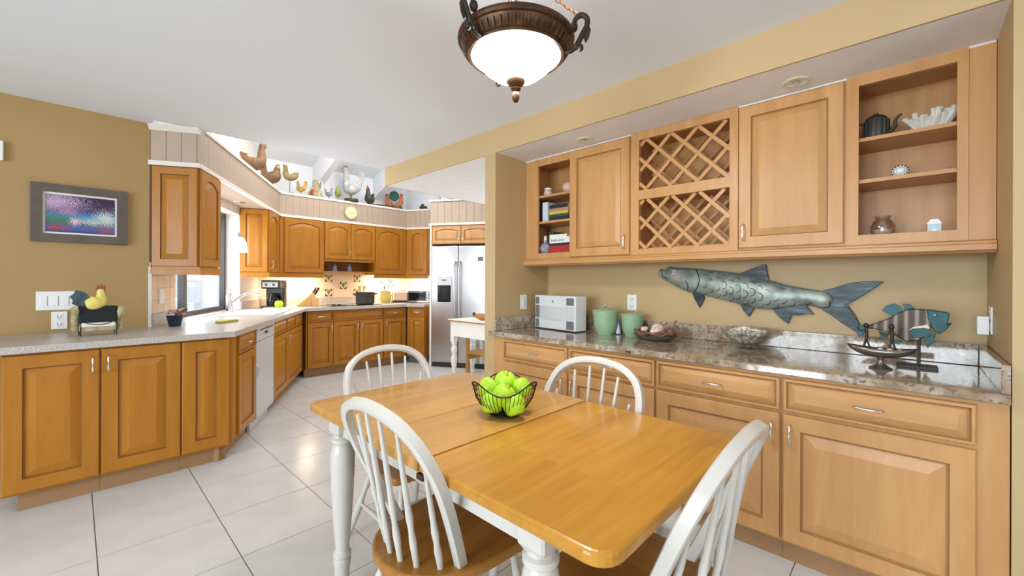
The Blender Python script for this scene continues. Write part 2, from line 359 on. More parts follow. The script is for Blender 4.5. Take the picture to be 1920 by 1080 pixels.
# the kitchen window: dark frame and panes set at the outer face of the deep opening
wn = thing('window_1', None, None, W0, 60); del_keys = None
tag(wn, 'dark framed sliding window over the kitchen sink', None, None, 'structure')
fr = MB().box(.40, 2.0, .15, .20, .90, .955).box(.40, 2.0, .15, .20, 2.0, 2.05).box(.40, .44, .15, .2, .9, 2.05).box(1.955, 2.0, .15, .2, .9, 2.05)
fr.build('window_frame', 'dark_frame', wn)
MB().box(.92, .99, .145, .195, .955, 2.0).build('mullion', 'dark_frame', wn)
MB().box(.44, .92, .17, .175, .955, 2.0).build('pane', 'window_glass', wn)
MB().box(.99, 1.955, .175, .18, .955, 2.0).build('pane', 'window_glass', wn)
MB().box(.40, 2.0, -.005, .15, .895, .908).build('window_sill', 'laminate', wn)
# outside: pale lanai posts and low wall seen through the panes
ext = thing('lanai_screen', 'pale blue-white porch screen seen through the sink window', 'screen', W0+O30*1.9, 60)
for k in range(4): MB().box(-.3+k*1.0, -.18+k*1.0, 0, .08, 0, 2.6).build('post', 'plastic_white', ext)
MB().box(-.6, 3.2, .01, .05, 0, .9).build('knee_wall', 'pale_blue', ext)
# white end strip where the tan wall meets the kitchen wall
struct('trim_2', MB().box(.383, .402, YW-.012, YW+.05, .905, 1.31), 'trim_white', 'narrow white trim strip at the end of the tan wall')
# backsplash tiles on the short wall left of the window
bs = struct('wall_tiles', MB().box(.0, .395, -.006, 0, 1.0, 1.36), 'trim_white', 'small tiled backsplash beside the window', W0, 60)
tt = None
for i in range(4):
    for j in range(4):
        x = .004+i*.098; z = 1.005+j*.098
        b_ = MB().box(0, .095, -.011, -.004, 0, .095)
        if tt is None: tt = b_.build('tile', 'backsplash_tile', bs, (x, 0, z), bev=.002, seg=1)
        elif not (z > 1.3): linkdup(tt, bs, (x, 0, z))
# ------------------------------------------------------------------ cabinetry
def panel_mesh(w, h, t=.02, stile=.055, rail=None, arch=0, raise_=.04):
    rail = rail or stile; n = 9
    def loop(d, y, dz=None, a=0):
        dz = d if dz is None else dz
        pts = [(d, y, dz), (w-d, y, dz)]
        for k in range(n):
            u = 1-k/(n-1); x = d+(w-2*d)*u
            pts.append((x, y, h-dz-a*(2*u-1)**2))
        return pts
    L = [loop(0, 0), loop(0, -t+.004), loop(.004, -t), loop(stile, -t, rail, arch), loop(stile+.005, -t+.011, rail+.005, arch),
         loop(stile+.011, -t+.011, rail+.011, arch), loop(stile+.011+raise_, -t+.001, rail+.011+raise_, arch), loop(stile+.014+raise_, -t+.001, rail+.014+raise_, arch)]
    mb = MB(); m = n+2; vs = [p for l in L for p in l]; fs = []
    for i in range(len(L)-1):
        for k in range(m): fs.append((i*m+k, i*m+(k+1) % m, (i+1)*m+(k+1) % m, (i+1)*m+k))
    fs.append(tuple(range(m))[::-1]); fs.append(tuple(range((len(L)-1)*m, len(L)*m)))
    return mb.add(vs, fs)
PULL_V = MB().tube(catmull([(0, 0, 0), (0, -.022, .002), (0, -.028, .02), (0, -.03, .045), (0, -.028, .07), (0, -.022, .088), (0, 0, .09)], 3), .0042, 6).mesh('handle', 'chrome', 60)
PULL_H = MB().tube(catmull([(0, 0, 0), (.002, -.022, 0), (.02, -.028, 0), (.045, -.03, 0), (.07, -.028, 0), (.088, -.022, 0), (.09, 0, 0)], 3), .0042, 6).mesh('handle', 'chrome', 60)
def pull(parent, x, z, y=-.02, horiz=False):
    o = bpy.data.objects.new('handle', PULL_H if horiz else PULL_V); COL.objects.link(o); o.parent = parent; o.location = (x, y, z); return o
def groove(o, m):   # glaze stain and painted-in shade darken the profile around the raised panel
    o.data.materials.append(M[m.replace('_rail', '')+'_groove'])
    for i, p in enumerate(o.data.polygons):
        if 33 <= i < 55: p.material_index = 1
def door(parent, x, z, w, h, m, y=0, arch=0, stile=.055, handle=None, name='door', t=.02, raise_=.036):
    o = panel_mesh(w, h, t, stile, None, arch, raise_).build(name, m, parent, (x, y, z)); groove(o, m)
    if handle == 'R': pull(o, w-.028, h-.13, -t)
    elif handle == 'L': pull(o, .028, h-.13, -t)
    elif handle == 'RB': pull(o, w-.028, .04, -t)
    elif handle == 'LB': pull(o, .028, .04, -t)
    elif handle == 'H': pull(o, w/2-.045, h/2, -t, True)
    return o
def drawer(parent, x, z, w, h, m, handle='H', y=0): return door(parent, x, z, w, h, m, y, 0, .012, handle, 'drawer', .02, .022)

# ---- hutch (local x runs from the partition towards the right wall; -y faces the room)
XD = 2.225
def hx(Y): return NL-Y
def base_unit(label, Ya, Yb, dl, dr, handle, wide=False):
    t = thing('base_cabinet', label, 'cabinet', (XD, NL, 0), -90, 'base cabinets under the granite counter')
    a, b = hx(Ya), hx(Yb)
    MB().box(a, b, 0, .63, .088, .845).build('body', 'maple_light', t)
    MB().box(a, b, .02, .05, .001, .088).build('toe_kick', 'toe_wood', t)
    drawer(t, hx(dl), .683, dl-dr, .145, 'maple_lit_rail')
    door(t, hx(dl), .10, dl-dr, .567, 'maple_light', handle=handle, stile=.065, raise_=.045)
base_unit('maple base cabinet next to the tan partition, leftmost under the granite counter', 2.312, 1.607, 2.199, 1.617, 'R')
base_unit('maple base cabinet behind the chair on the granite counter side', 1.606, 1.018, 1.598, 1.024, 'L')
base_unit('maple base cabinet under the glass bowl, its handle at its right edge', 1.017, .425, 1.011, .431, 'R')
base_unit('widest maple base cabinet at the right wall end of the granite counter', .424, -.246, .417, -.168, 'L')
ct = thing('granite_countertop', 'polished speckled brown granite countertop with low backsplash', 'countertop', (XD, NL, .846), -90)
prof = [(-.035, .004), (-.031, 0), (.655, 0), (.655, .034), (-.025, .034), (-.033, .029)]
slabm = MB(); n = len(prof); L = 2.565
slabm.add([(-.0, p[0], p[1]) for p in prof]+[(L, p[0], p[1]) for p in prof], [tuple(range(n)), tuple(range(n, 2*n))[::-1]]+[(i, n+i, n+(i+1) % n, (i+1) % n) for i in range(n)])
slabm.build('slab', 'granite', ct)
MB().box(-.03, .003, -.032, -.003, .0, .033).build('slab_return', 'granite', ct)
MB().box(.02, L-.022, .635, .657, .0345, .134).build('backsplash', 'granite', ct, bev=.003)
MB().box(.004, .024, .0, .657, .0345, .134).build('side_splash', 'granite', ct, bev=.003)
MB().box(L-.022, L, -.03, .657, .0345, .134).build('side_splash', 'granite', ct, bev=.003)
MB().box(1.135, 1.165, -.037, -.034, .010, .018).build('chip', 'bronze_dark', ct)

# upper cabinets of the hutch
XU = 2.593
def upper(name, label, Ya, Yb, cat='cabinet', group='upper cabinets in the hutch niche'):
    return thing(name, label, cat, (XU, NL, 0), -90, group), hx(Ya), hx(Yb)
UB, UT, UD = 1.441, 2.25, .293
def carcass(t, a, b, back='maple_dark', inside='maple_light'):
    MB().box(a, a+.014, .018, UD, UB, UT).build('side_panel', inside, t); MB().box(b-.014, b, .018, UD, UB, UT).build('side_panel', inside, t)
    MB().box(a, b, UD-.008, UD, UB, UT).build('back_panel', inside, t)
    MB().box(a+.014, b-.014, .018, UD-.008, UB, UB+.044).build('bottom_panel', inside, t)
    MB().box(a+.014, b-.014, .018, UD-.008, UT-.018, UT).build('top_panel', inside, t)
t, a, b = upper('shelf_cabinet', 'narrow open shelf cabinet with books and jars', 2.318, 1.868)
carcass(t, a, b)
oa, ob = hx(2.19), hx(1.877)
MB().box(a, oa, 0, .018, UB, UT).box(ob, b, 0, .018, UB, UT).box(oa, ob, 0, .018, UB, 1.487).box(oa, ob, 0, .018, 2.19, UT).build('face_frame', 'maple_light', t)
for z in (1.728, 1.938): MB().box(a+.014, b-.014, .02, UD-.008, z, z+.017).build('shelf', 'maple_lit_rail', t)
t, a, b = upper('wall_cabinet', 'single door maple wall cabinet between open shelves and wine rack', 1.867, 1.366)
MB().box(a, b, 0, UD, UB, UT).build('body', 'maple_light', t); door(t, hx(1.863), 1.446, .488, .79, 'maple_light', handle='RB', stile=.06, raise_=.03)
t, a, b = upper('wine_rack', 'two tier maple wine rack with crossed diagonal slats', 1.365, .709, 'wine rack')
carcass(t, a, b, inside='maple_light'); oa, ob = hx(1.309), hx(.753)
MB().box(a, oa, -.012, .018, UB, UT).box(ob, b, -.012, .018, UB, UT).box(oa, ob, -.012, .018, UB, 1.476).box(oa, ob, -.012, .018, 1.804, 1.865).box(oa, ob, -.012, .018, 2.2, UT).build('face_frame', 'maple_light', t)
MB().box(a+.014, b-.014, .018, UD-.008, 1.82, 1.85).build('middle_shelf', 'maple_light', t)
def lattice(z0, z1, y, half=.0105, pitch=.166, thick=.012):
    w = ob-oa; h = z1-z0
    for sgn in (1, -1):
        for k in range(-6, 12):
            c0 = k*pitch+.05          # line x = c0 + s (sgn 1: rising right; -1: falling)
            lo, hi = 0, h
            f = (lambda s: c0-.35+s) if sgn == 1 else (lambda s: c0-s)
            s0, s1 = 0, h
            if sgn == 1: s0 = max(0, -(c0-.35)); s1 = min(h, w-(c0-.35))
            else: s0 = max(0, c0-w); s1 = min(h, c0)
            if s1-s0 < .02: continue
            p = Vector((oa+f(s0), 0, z0+s0)); q = Vector((oa+f(s1), 0, z0+s1)); ln = (q-p).length
            yy = y if sgn == 1 else y-.010
            MB().box(0, ln, 0, .010, -half, half).build('slat', 'maple_lit_rail', t, (p.x, yy, p.z), (0, -math.atan2(q.z-p.z, q.x-p.x), 0))
for z0, z1 in ((1.476, 1.804), (1.865, 2.2)):
    lattice(z0, z1, .008); lattice(z0, z1, .19)
t, a, b = upper('wall_cabinet', 'single door maple wall cabinet right of the wine rack', .708, .232)
MB().box(a, b, 0, UD, UB, UT).build('body', 'maple_light', t); door(t, hx(.704), 1.452, .464, .785, 'maple_light', handle='LB', stile=.06, raise_=.03)
t, a, b = upper('display_cabinet', 'open maple display cabinet with teapot and coral', .231, -.171)
carcass(t, a, b); oa, ob = hx(.185), hx(-.138)
MB().box(a, oa, -.008, .018, UB, UT).box(ob, b, -.008, .018, UB, UT).box(oa, ob, -.008, .018, UB, 1.487).box(oa, ob, -.008, .018, 2.2, UT).build('face_frame', 'maple_light', t)
for z in (1.738, 1.938): MB().box(a+.014, b-.014, .02, UD-.008, z, z+.017).build('shelf', 'maple_lit_rail', t)
t, a, b = upper('filler_panel', 'plain maple filler panel at the right end of the wall cabinets', -.172, -.248, 'panel')
MB().box(a, b, -.004, .018, UB, UT).build('board', 'maple_light', t)
m_ = MB(); pr = [(-.02, 0), (.02, 0), (.02, .055), (-.014, .055), (-.030, .047), (-.030, .040), (-.038, .034), (-.038, .012), (-.030, .008)]
n = len(pr); m_.add([(0, p[0], p[1]) for p in pr]+[(2.566, p[0], p[1]) for p in pr], [tuple(range(n)), tuple(range(n, 2*n))[::-1]]+[(i, n+i, n+(i+1) % n, (i+1) % n) for i in range(n)])
one('light_rail', m_, 'maple_lit_rail', 'long stepped maple moulding under the hutch wall cabinets', 'moulding', (XU, NL-.002, 1.386), -90)
one('cabinet_scribe', MB().box(.002, 2.566, -.006, .0, 2.243, 2.2515), 'trim_white', 'thin white caulk strip above the hutch wall cabinets', 'trim', (XU, NL, 0), -90)

# ---- left run (faces the camera side)
YD = 3.453
def left_unit(label, x0, x1, d0, d1, handle):
    t = thing('base_cabinet', label, 'cabinet', (0, YD, 0), 0, 'base cabinets under the grey laminate counter')
    MB().box(x0, x1, 0, .69, .105, .866).build('body', 'maple', t)
    MB().box(max(x0, -.21), x1-(.03 if x1 > .7 else 0), .05, .08, .001, .105).build('toe_kick', 'toe_wood', t)
    door(t, d0, .118, d1-d0, .735, 'maple', handle=handle, stile=.07, raise_=.038)
left_unit('leftmost base cabinet below the picture, cut by the photo edge', -.266, .106, -.262, .102, 'R')
left_unit('base cabinet below the rooster napkin holder, handle at its left', .107, .481, .111, .477, 'L')
left_unit('narrow raised panel base cabinet at the counter bend without handle', .482, .772, .487, .745, None)

# ---- sink run: local x along the run, origin at the bend
P0 = Vector((.754, 3.433, 0))+O30*.02
def run_unit(label, s0, s1, depth, fn, org=P0, rz=60, z1=.866, toe='toe_wood', group='base cabinets of the kitchen run'):
    t = thing('base_cabinet', label, 'cabinet', org, rz, group)
    MB().box(s0, s1, 0, depth, .105, z1).build('body', 'maple', t)
    MB().box(s0, s1, .055, .085, .001, .105).build('toe_kick', toe, t)
    fn(t); return t
def f1(t): drawer(t, .182, .715, .395, .14, 'maple_rail', 'H'); door(t, .182, .118, .395, .585, 'maple', handle=None)
t = run_unit('narrow drawer cabinet between the counter bend and the dishwasher', .01, .585, .6, f1)
o = pull(t, .60, .46, -.004)
def f2(t):
    drawer(t, 1.14, .715, .55, .14, 'maple_rail', None); drawer(t, 1.70, .715, .42, .14, 'maple_rail', None); drawer(t, 2.13, .715, .36, .14, 'maple_rail', None)
    door(t, 1.14, .118, .56, .585, 'maple', handle='R'); door(t, 1.71, .118, .78, .585, 'maple', handle='L')
t = run_unit('double door sink base cabinet right of the dishwasher', 1.128, 2.50, .6, f2, z1=.712)
MB().box(1.128, 2.50, 0, .03, .712, .866).build('top_rail', 'maple', t)
dw = thing('dishwasher', 'white built-in dishwasher with black vent and badge', 'dishwasher', P0, 60)
MB().box(.59, 1.123, .0, .58, .08, .862).build('body', 'appliance_white', dw)
MB().box(.592, 1.121, -.022, 0, .10, .74).build('door', 'appliance_white', dw, bev=.004)
pn = MB().box(.592, 1.121, -.026, 0, .745, .86).build('control_panel', 'appliance_white', dw, bev=.004)
MB().box(.68, 1.07, -.0275, -.025, .832, .842).build('vent', 'black_plastic', pn)
MB().box(.80, .90, -.0275, -.025, .792, .812).build('badge', 'black_plastic', pn)
MB().box(.592, 1.121, .03, .05, .001, .08).build('toe_panel', 'appliance_white', dw)

# ---- cooktop run
YC = 5.64
def fc1(t): drawer(t, .02, .715, .325, .14, 'maple_rail', 'H'); door(t, .02, .118, .325, .585, 'maple', handle='R')
def fc2(t): drawer(t, .005, .715, .735, .14, 'maple_rail', None); door(t, .005, .118, .362, .585, 'maple', handle='R'); door(t, .373, .118, .365, .585, 'maple', handle='L')
def fc3(t): drawer(t, .006, .715, .36, .14, 'maple_rail', 'H'); door(t, .006, .118, .36, .585, 'maple', handle='L')
run_unit('kitchen base cabinet left of the cooktop at the inner corner', 0, .345, .86, fc1, (2.06, YC, 0), 0)
run_unit('double door kitchen base cabinet under the black cooktop', 0, .744, .86, fc2, (2.406, YC, 0), 0)
run_unit('kitchen base cabinet right of the cooktop behind the chair back', 0, .375, .86, fc3, (3.152, YC, 0), 0)
G0 = Vector((3.547, 5.62, 0)); D150 = Vector((.5, -.866025, 0))
def fc4(t): drawer(t, .055, .715, .235, .14, 'maple_rail', 'H'); door(t, .055, .118, .235, .585, 'maple', handle=None, stile=.05)
run_unit('narrow kitchen base cabinet beside the refrigerator', 0, .30, .55, fc4, G0, -60, toe='toe_dark')

# ---- laminate worktop (pieces around the sink hole)
lt = thing('laminate_countertop', 'grey speckled laminate countertop wrapping the kitchen', 'countertop', (0, 0, 0))
def pt(s, y): v = Vector((.754, 3.433, 0))+D30*s+O30*y; return (v.x, v.y)
sk = (1.42, 2.28, .10, .54)
fy = -.032; by = .674
c1 = (.754-.0, 3.4)     # bend of the front edge
bx = .754+(-.033-(-.032)*.5)/.866025*.5
def sink_front(y): # x on the sink front line at world y
    p = Vector((.754, 3.433, 0))+O30*fy; k = (y-p.y)/.866025; return p.x+.5*k
cy_ = 5.588
A = (sink_front(3.40), 3.40); Bc = (sink_front(cy_), cy_)
g = G0+Vector((-.866, -.5, 0))*.052
k3 = (cy_-g.y)/(-.866025); C3 = (g.x+.5*k3, cy_)
E3 = G0+Vector((-.866, -.5, 0))*.052+D150*.30; E3b = E3+Vector((.866, .5, 0))*.96
def wallpt(y): k = (y-4.16)/.866025; return (.385+.5*k, y)
def kp(poly, nm='slab'): return MB().prism(poly, .867, .905)
mb = MB()
for poly in ([(-.62, 3.40), A, pt(0, by) if False else (.385, 4.158), (-.62, 4.158)],
             [A, pt(sk[0], fy), pt(sk[0], by), (.386, 4.158)],
             [pt(sk[0], fy), pt(sk[1], fy), pt(sk[1], sk[2]), pt(sk[0], sk[2])],
             [pt(sk[0], sk[3]), pt(sk[1], sk[3]), pt(sk[1], by), pt(sk[0], by)],
             [pt(sk[1], fy), Bc, (1.745, YK-.002), pt(sk[1], by)],
             [Bc, C3, (4.085, YK-.002), (1.745, YK-.002)],
             [C3, (E3.x, E3.y), (E3b.x, E3b.y), (4.085, YK-.002)]):
    mb.prism(poly, .867, .905)
mb.build('slab', 'laminate', lt)
bsm = MB(); bsm.box(1.78, 4.08, YK-.02, YK-.002, .905, 1.0); bsm.build('backsplash', 'laminate', lt)
MB().box(.01, .40, -.02, -.0115, .906, 1.0).build('backsplash', 'laminate', lt, W0, (0, 0, R(60)))
MB().box(2.0, 2.70, -.02, -.002, .906, 1.0).build('backsplash', 'laminate', lt, W0, (0, 0, R(60)))

# ---- kitchen wall cabinets
KB, KT = 1.36, 2.13
E1 = Vector((.664, 4.015, 0))
def wall_unit(label, org, rz, w, depth, fn, zb=KB):
    t = thing('wall_cabinet', label, 'cabinet', org, rz, 'honey maple kitchen wall cabinets')
    MB().box(0, w, 0, depth, zb, KT).build('body', 'maple', t); fn(t, w); return t
def rail(t, w, depth, x0=0, end=False):
    m = MB().box(x0-.012, w, -.02, .012, KB-.058, KB-.012).box(x0-.004, w, -.012, .015, KB-.012, KB)
    if end: m.box(x0-.012, x0+.015, .012, depth, KB-.058, KB-.012).box(x0-.004, x0+.015, .015, depth, KB-.012, KB)
    m.build('light_rail', 'maple_rail', t)
def end_panel(t, depth):
    o = panel_mesh(depth-.006, KT-KB-.01, .015, .055, None, 0, .03).build('end_panel', 'maple', t, (-.0005, depth-.003, KB+.005), (0, 0, R(-90))); groove(o, 'maple')
def wu1(t, w): door(t, .012, KB+.012, w-.02, KT-KB-.02, 'maple', arch=.05); end_panel(t, .30); rail(t, w, .30, 0, True)
wall_unit('kitchen wall cabinet nearest the picture, seen from its end panel', E1, 60, .40, .30, wu1)
def wu2(t, w): door(t, .014, KB+.012, .40, KT-KB-.02, 'maple', arch=.05, handle='LB'); end_panel(t, .295); rail(t, w, .295, 0, True)
wall_unit('kitchen wall cabinet right of the pendant lamp with lit end panel', E1+D30*1.94, 60, .56, .295, wu2)
YU = 6.2
def wk1(t, w): door(t, .05, KB+.012, w-.058, KT-KB-.02, 'maple', arch=.05); rail(t, w, .3)
wall_unit('wide arched door wall cabinet above the coffee maker', (1.925, YU, 0), 0, .588, .325, wk1)
def wk2(t, w):
    door(t, .006, 1.582, .39, KT-1.59, 'maple', arch=.04, handle='RB'); door(t, .402, 1.582, .39, KT-1.59, 'maple', arch=.04)
    MB().box(0, w, -.012, .02, 1.545, 1.57).build('shelf_rail', 'maple_rail', t)
    MB().box(.0, w, .29, .32, 1.39, 1.57).build('shelf_back', 'maple', t); MB().box(0, w, .02, .3, 1.39, 1.402).build('shelf', 'maple_rail', t)
    for x in (0, w-.018):
        MB().prism([(.0, 1.57), (.3, 1.57), (.3, 1.39), (.16, 1.39), (.12, 1.44), (.06, 1.48), (.02, 1.52)], x, x+.018, 'x').build('bracket', 'maple', t)
wall_unit('double door hood cabinet with open spice shelf above the cooktop', (2.516, YU, 0), 0, .796, .325, wk2, 1.57)
def wk3(t, w): door(t, .01, KB+.012, .485, KT-KB-.02, 'maple', arch=.05); rail(t, w, .3)
wall_unit('arched door wall cabinet right of the spice shelf', (3.314, YU, 0), 0, .575, .325, wk3)
U3 = Vector((3.895, YU, 0))
def wk4(t, w): door(t, .05, KB+.012, .33, KT-KB-.02, 'maple', arch=.05); rail(t, w, .3)
wall_unit('arched door wall cabinet above the toaster oven', U3, -60, .40, .30, wk4)

# ---- beadboard soffit over the kitchen cabinets, with plank parts
SB, ST = KT+.001, 2.438
def soffit(name, label, org, rz, L, depth, planks, cap=True, end=None, top=2.438):
    s = struct(name, MB().box(0, L, .008, depth, SB, top), 'beadboard', label, org, rz)
    n = max(1, round(L/.092)); w = L/n
    p0 = None
    for k in range(n):
        if p0 is None: p0 = MB().box(.0007, w-.0007, -.006, .010, SB+.034, top-.002).build('plank', 'beadboard', s, bev=.0012, seg=1)
        else: linkdup(p0, s, (k*w, 0, 0))
    MB().box(-.012, L+.004, -.022, .009, SB, SB+.034).build('lower_trim', 'trim_white', s)
    return s
s = soffit('trim_3', 'cream beadboard soffit bridging over the sink window', E1+O30*.004, 60, 2.5, .31, True)
MB().box(.10, 2.53, -.02, .31, 2.4385, 2.47).build('ledge_cap', 'trim_white', s)
pe = None
for k in range(3):
    b_ = MB().box(-.006, .010, .305-k*.1-.098, .305-k*.1, SB+.034, 2.40)
    b_.build('plank', 'beadboard', s, bev=.002, seg=1)
MB().box(-.022, .009, -.02, .312, SB, SB+.034).build('lower_trim', 'trim_white', s)
MB().prism([(-.045, 2.437), (.008, 2.437), (.008, 2.395), (-.012, 2.395)], -.31, .02, 'y').build('crown', 'trim_white', s)
s = soffit('trim_4', 'cream beadboard soffit above the cooktop wall cabinets', (1.905, YU+.004, 0), 0, 2.0, .32, True)
MB().box(-.01, 2.02, -.018, .32, 2.4385, 2.47).build('ledge_cap', 'trim_white', s)
s = soffit('trim_5', 'short cream soffit beside the refrigerator cabinet', U3+Vector((.866, .5, 0))*.004, -60, .42, .3, True)
MB().box(0, .42, -.018, .3, 2.4385, 2.47).build('ledge_cap', 'trim_white', s)
# refrigerator surround
FR = Vector((3.632, 5.117, 0))
t = thing('wall_cabinet', 'two small arched door cabinets above the refrigerator', 'cabinet', FR, -60, 'honey maple kitchen wall cabinets')
MB().box(-.003, 1.0, .03, .62, 1.805, 2.075).build('body', 'maple_light', t)
door(t, .012, 1.812, .44, .255, 'maple_light', y=.03, arch=.025, handle='RB', stile=.045, raise_=.02); door(t, .462, 1.812, .44, .255, 'maple_light', y=.03, arch=.025, handle='LB', stile=.045, raise_=.02)
one('side_panel', MB().box(-.032, -.004, .012, .75, .001, 2.078), 'white_paint', 'tall white panel on the left side of the refrigerator', 'panel', FR, -60)
s = struct('trim_6', MB().box(-.03, 1.0, .03, .62, 2.079, 2.43), 'beadboard', 'beadboard soffit above the refrigerator cabinets', FR, -60)
for k in range(9):
    MB().box(-.028+k*.114, .084+k*.114, .014, .032, 2.115, 2.425).build('plank', 'beadboard', s, bev=.002, seg=1)
MB().box(-.04, 1.0, .0, .03, 2.079, 2.113).build('lower_trim', 'trim_white', s); MB().box(-.04, 1.0, .0, .62, 2.4305, 2.455).build('ledge_cap', 'trim_white', s)
# decorative and plain tiles of the cooktop backsplash
dt = struct('wall_tile_inserts', MB().box(2.52, 3.31, YK-.006, YK, 1.0, 1.36), 'backsplash_wall', 'cream backsplash panel with floral tile inserts')
ti = None
for (x, z) in ((2.715, 1.295), (2.715, 1.075), (2.945, 1.185), (3.175, 1.295), (3.175, 1.075)):
    q = MB().box(x-.055, x+.055, YK-.012, YK-.006, z-.055, z+.055).build('tile', 'cream', dt)
    pm = MB(); y0, y1 = YK-.0145, YK-.0118
    for (u, v) in ((-1, -1), (1, -1), (-1, 1), (1, 1)):
        pm.box(x+u*.053, x+u*.018, y0, y1, z+v*.053, z+v*.038); pm.box(x+u*.053, x+u*.038, y0, y1, z+v*.053, z+v*.018)
    pm.box(x-.006, x+.006, y0, y1, z-.034, z+.01).build('tile_border', 'tile_brown', q)
    MB().ball((x, YK-.013, z+.012), (.025, .003, .028), 10, 6).build('flower', 'tile_green', q)
# ------------------------------------------------------------------ dining table
tb = thing('dining_table', 'extending dining table with honey wood top and white turned legs', 'table', (1.0825, 1.101, 0))
X2, Y2, TZ = .418, .709, .757
def rr(x0, x1, y0, y1, r, corners):
    p = []
    for (cx, cy, a0, on) in ((x1-r, y0+r, -90, corners[0]), (x1-r, y1-r, 0, corners[1]), (x0+r, y1-r, 90, corners[2]), (x0+r, y0+r, 180, corners[3])):
        if on: p += [(cx+r*math.cos(R(a0+k*15)), cy+r*math.sin(R(a0+k*15))) for k in range(7)]
        else: p.append((cx+r*(1 if a0 in (-90, 0) else -1), cy+r*(1 if a0 in (0, 90) else -1)))
    return p
s1, s2 = .998-1.101, 1.278-1.101
MB().prism(rr(-X2, X2, -Y2, s1-.0018, .055, (1, 0, 0, 1)), TZ-.032, TZ).build('top_board', 'butcher', tb, bev=.009, seg=3)
MB().prism(rr(-X2, X2, s1+.0018, s2-.0005, .05, (0, 0, 0, 0)), TZ-.032, TZ).build('leaf', 'butcher_leaf', tb, bev=.0015)
MB().prism(rr(-X2, X2, s2+.0005, Y2, .055, (0, 1, 1, 0)), TZ-.032, TZ).build('top_board', 'butcher_leaf', tb, bev=.009, seg=3)
lx, ly0, ly1 = .345, -.49, .53
ap = MB()
for sx in (-1, 1): MB().box(sx*.335, sx*.36, ly0, ly1, TZ-.105, TZ-.033).build('apron', 'chair_white', tb)
for y in (ly0, ly1): MB().box(-.345, .345, y-.012, y+.012, TZ-.105, TZ-.033).build('apron', 'chair_white', tb)
legp = [(.018, 0), (.024, .004), (.026, .05), (.029, .12), (.033, .150), (.033, .160), (.028, .166), (.034, .174), (.034, .186), (.027, .194), (.026, .205), (.034, .30), (.042, .42), (.0455, .52), (.0455, .575), (.041, .605), (.034, .618), (.043, .626), (.043, .640), (.034, .646), (.032, .655)]
lm = MB().lathe(legp, 20)
def octo(hw, ch): return [(hw, -hw+ch), (hw, hw-ch), (hw-ch, hw), (-hw+ch, hw), (-hw, hw-ch), (-hw, -hw+ch), (-hw+ch, -hw), (hw-ch, -hw)]
lm.prism(octo(.040, .006), .668, TZ-.033)
lm.add([(p[0]*k, p[1]*k, z) for (k, z) in ((.72, .650), (1, .668)) for p in octo(.040, .006)], [(i, (i+1) % 8, 8+(i+1) % 8, 8+i) for i in range(8)])
l0 = None
for (x, y) in ((-lx, ly0), (lx, ly0), (-lx, ly1), (lx, ly1)):
    if l0 is None: l0 = lm.build('leg', 'chair_white', tb, (x, y, 0), smooth=35)
    else: linkdup(l0, tb, (x, y, 0))
MB().box(-.42, -.405, -.13, -.10, TZ-.05, TZ-.034).build('latch', 'bronze', tb)
# ------------------------------------------------------------------ windsor chairs (local +x is the front)
def windsor(label):
    t = thing('windsor_chair', label, 'chair', group='white windsor chairs around the dining table')
    h = [v for v in catmull([(-.245, 0, 0), (-.225, .09, 0), (-.165, .165, 0), (-.07, .205, 0), (.06, .22, 0), (.16, .222, 0), (.195, .205, 0), (.208, .12, 0), (.213, 0, 0)], 4)]
    poly = [(v.x, v.y) for v in h]+[(v.x, -v.y) for v in h[-2:0:-1]]
    MB().prism(poly[::-1], .413, .448).build('seat', 'seat_wood', t, bev=.010, seg=3)
    rl = [.010, .013, .017, .018, .016, .012, .016, .012, .014, .012]
    for (tx, ty, fx, fy) in ((.13, .15, .205, .195), (.13, -.15, .205, -.195), (-.13, .12, -.285, .19), (-.13, -.12, -.285, -.19)):
        a, b = Vector((fx, fy, 0)), Vector((tx, ty, .425))
        MB().tube([a.lerp(b, k/9) for k in range(10)], rl, 10).build('leg', 'chair_white', t, smooth=50)
    for sy in (1, -1):
        a = Vector((.205, .195*sy, 0)).lerp(Vector((.13, .15*sy, .425)), .42); b = Vector((-.285, .19*sy, 0)).lerp(Vector((-.13, .12*sy, .425)), .42)
        MB().tube([a.lerp(b, k/6) for k in range(7)], [.007, .009, .012, .014, .012, .009, .007], 8).build('stretcher', 'chair_white', t, smooth=50)
    MB().tube([(-.02, -.178+k*.0593, .178) for k in range(7)], [.007, .009, .012, .014, .012, .009, .007], 8).build('stretcher', 'chair_white', t, smooth=50)
    # bow, a planar hoop leaning back
    hw = [(.165, 0), (.19, .085), (.213, .175), (.230, .27), (.226, .335), (.196, .40), (.135, .442), (.065, .459), (0, .464)]
    def bow(y, hgt): return Vector((-.085-.43*hgt, y, .443+hgt))
    P = [bow(-a, b) for a, b in hw]+[bow(a, b) for a, b in hw[-2::-1]]
    sec = [(1, .55), (.8, .85), (-.8, .85), (-1, .55), (-1, -.55), (-.8, -.85), (.8, -.85), (1, -.55)]
    MB().tube(catmull(P, 4), .0165, sec=sec, up=(-1, 0, -.43)).build('bow', 'chair_white', t, smooth=40)
    for k in range(6):
        u = (k-2.5)/2.5
        fy_ = .137*u; fx_ = -.2+.085*abs(u)**2.2*.75
        ty_ = .185*u
        # height of bow inner edge at ty_
        hh = .452-.052*abs(u)**1.2-.075*abs(u)**5
        tp = bow(ty_, hh-.006); ft = Vector((fx_, fy_, .44))
        pts = [ft.lerp(tp, q/10) for q in range(11)]
        MB().tube(pts, [.0085, .0095, .0115, .0085, .0112, .0085, .0088, .0082, .0075, .007, .0062], 8).build('spindle', 'chair_white', t, smooth=50)
    return t
ch = windsor('white windsor chair with brown seat, nearest on the left side of the table')
ch.location = (.856, 1.10, 0)
duptree(ch, (1.126, 1.72, 0), -90, 'white windsor chair at the far end of the table towards the kitchen')
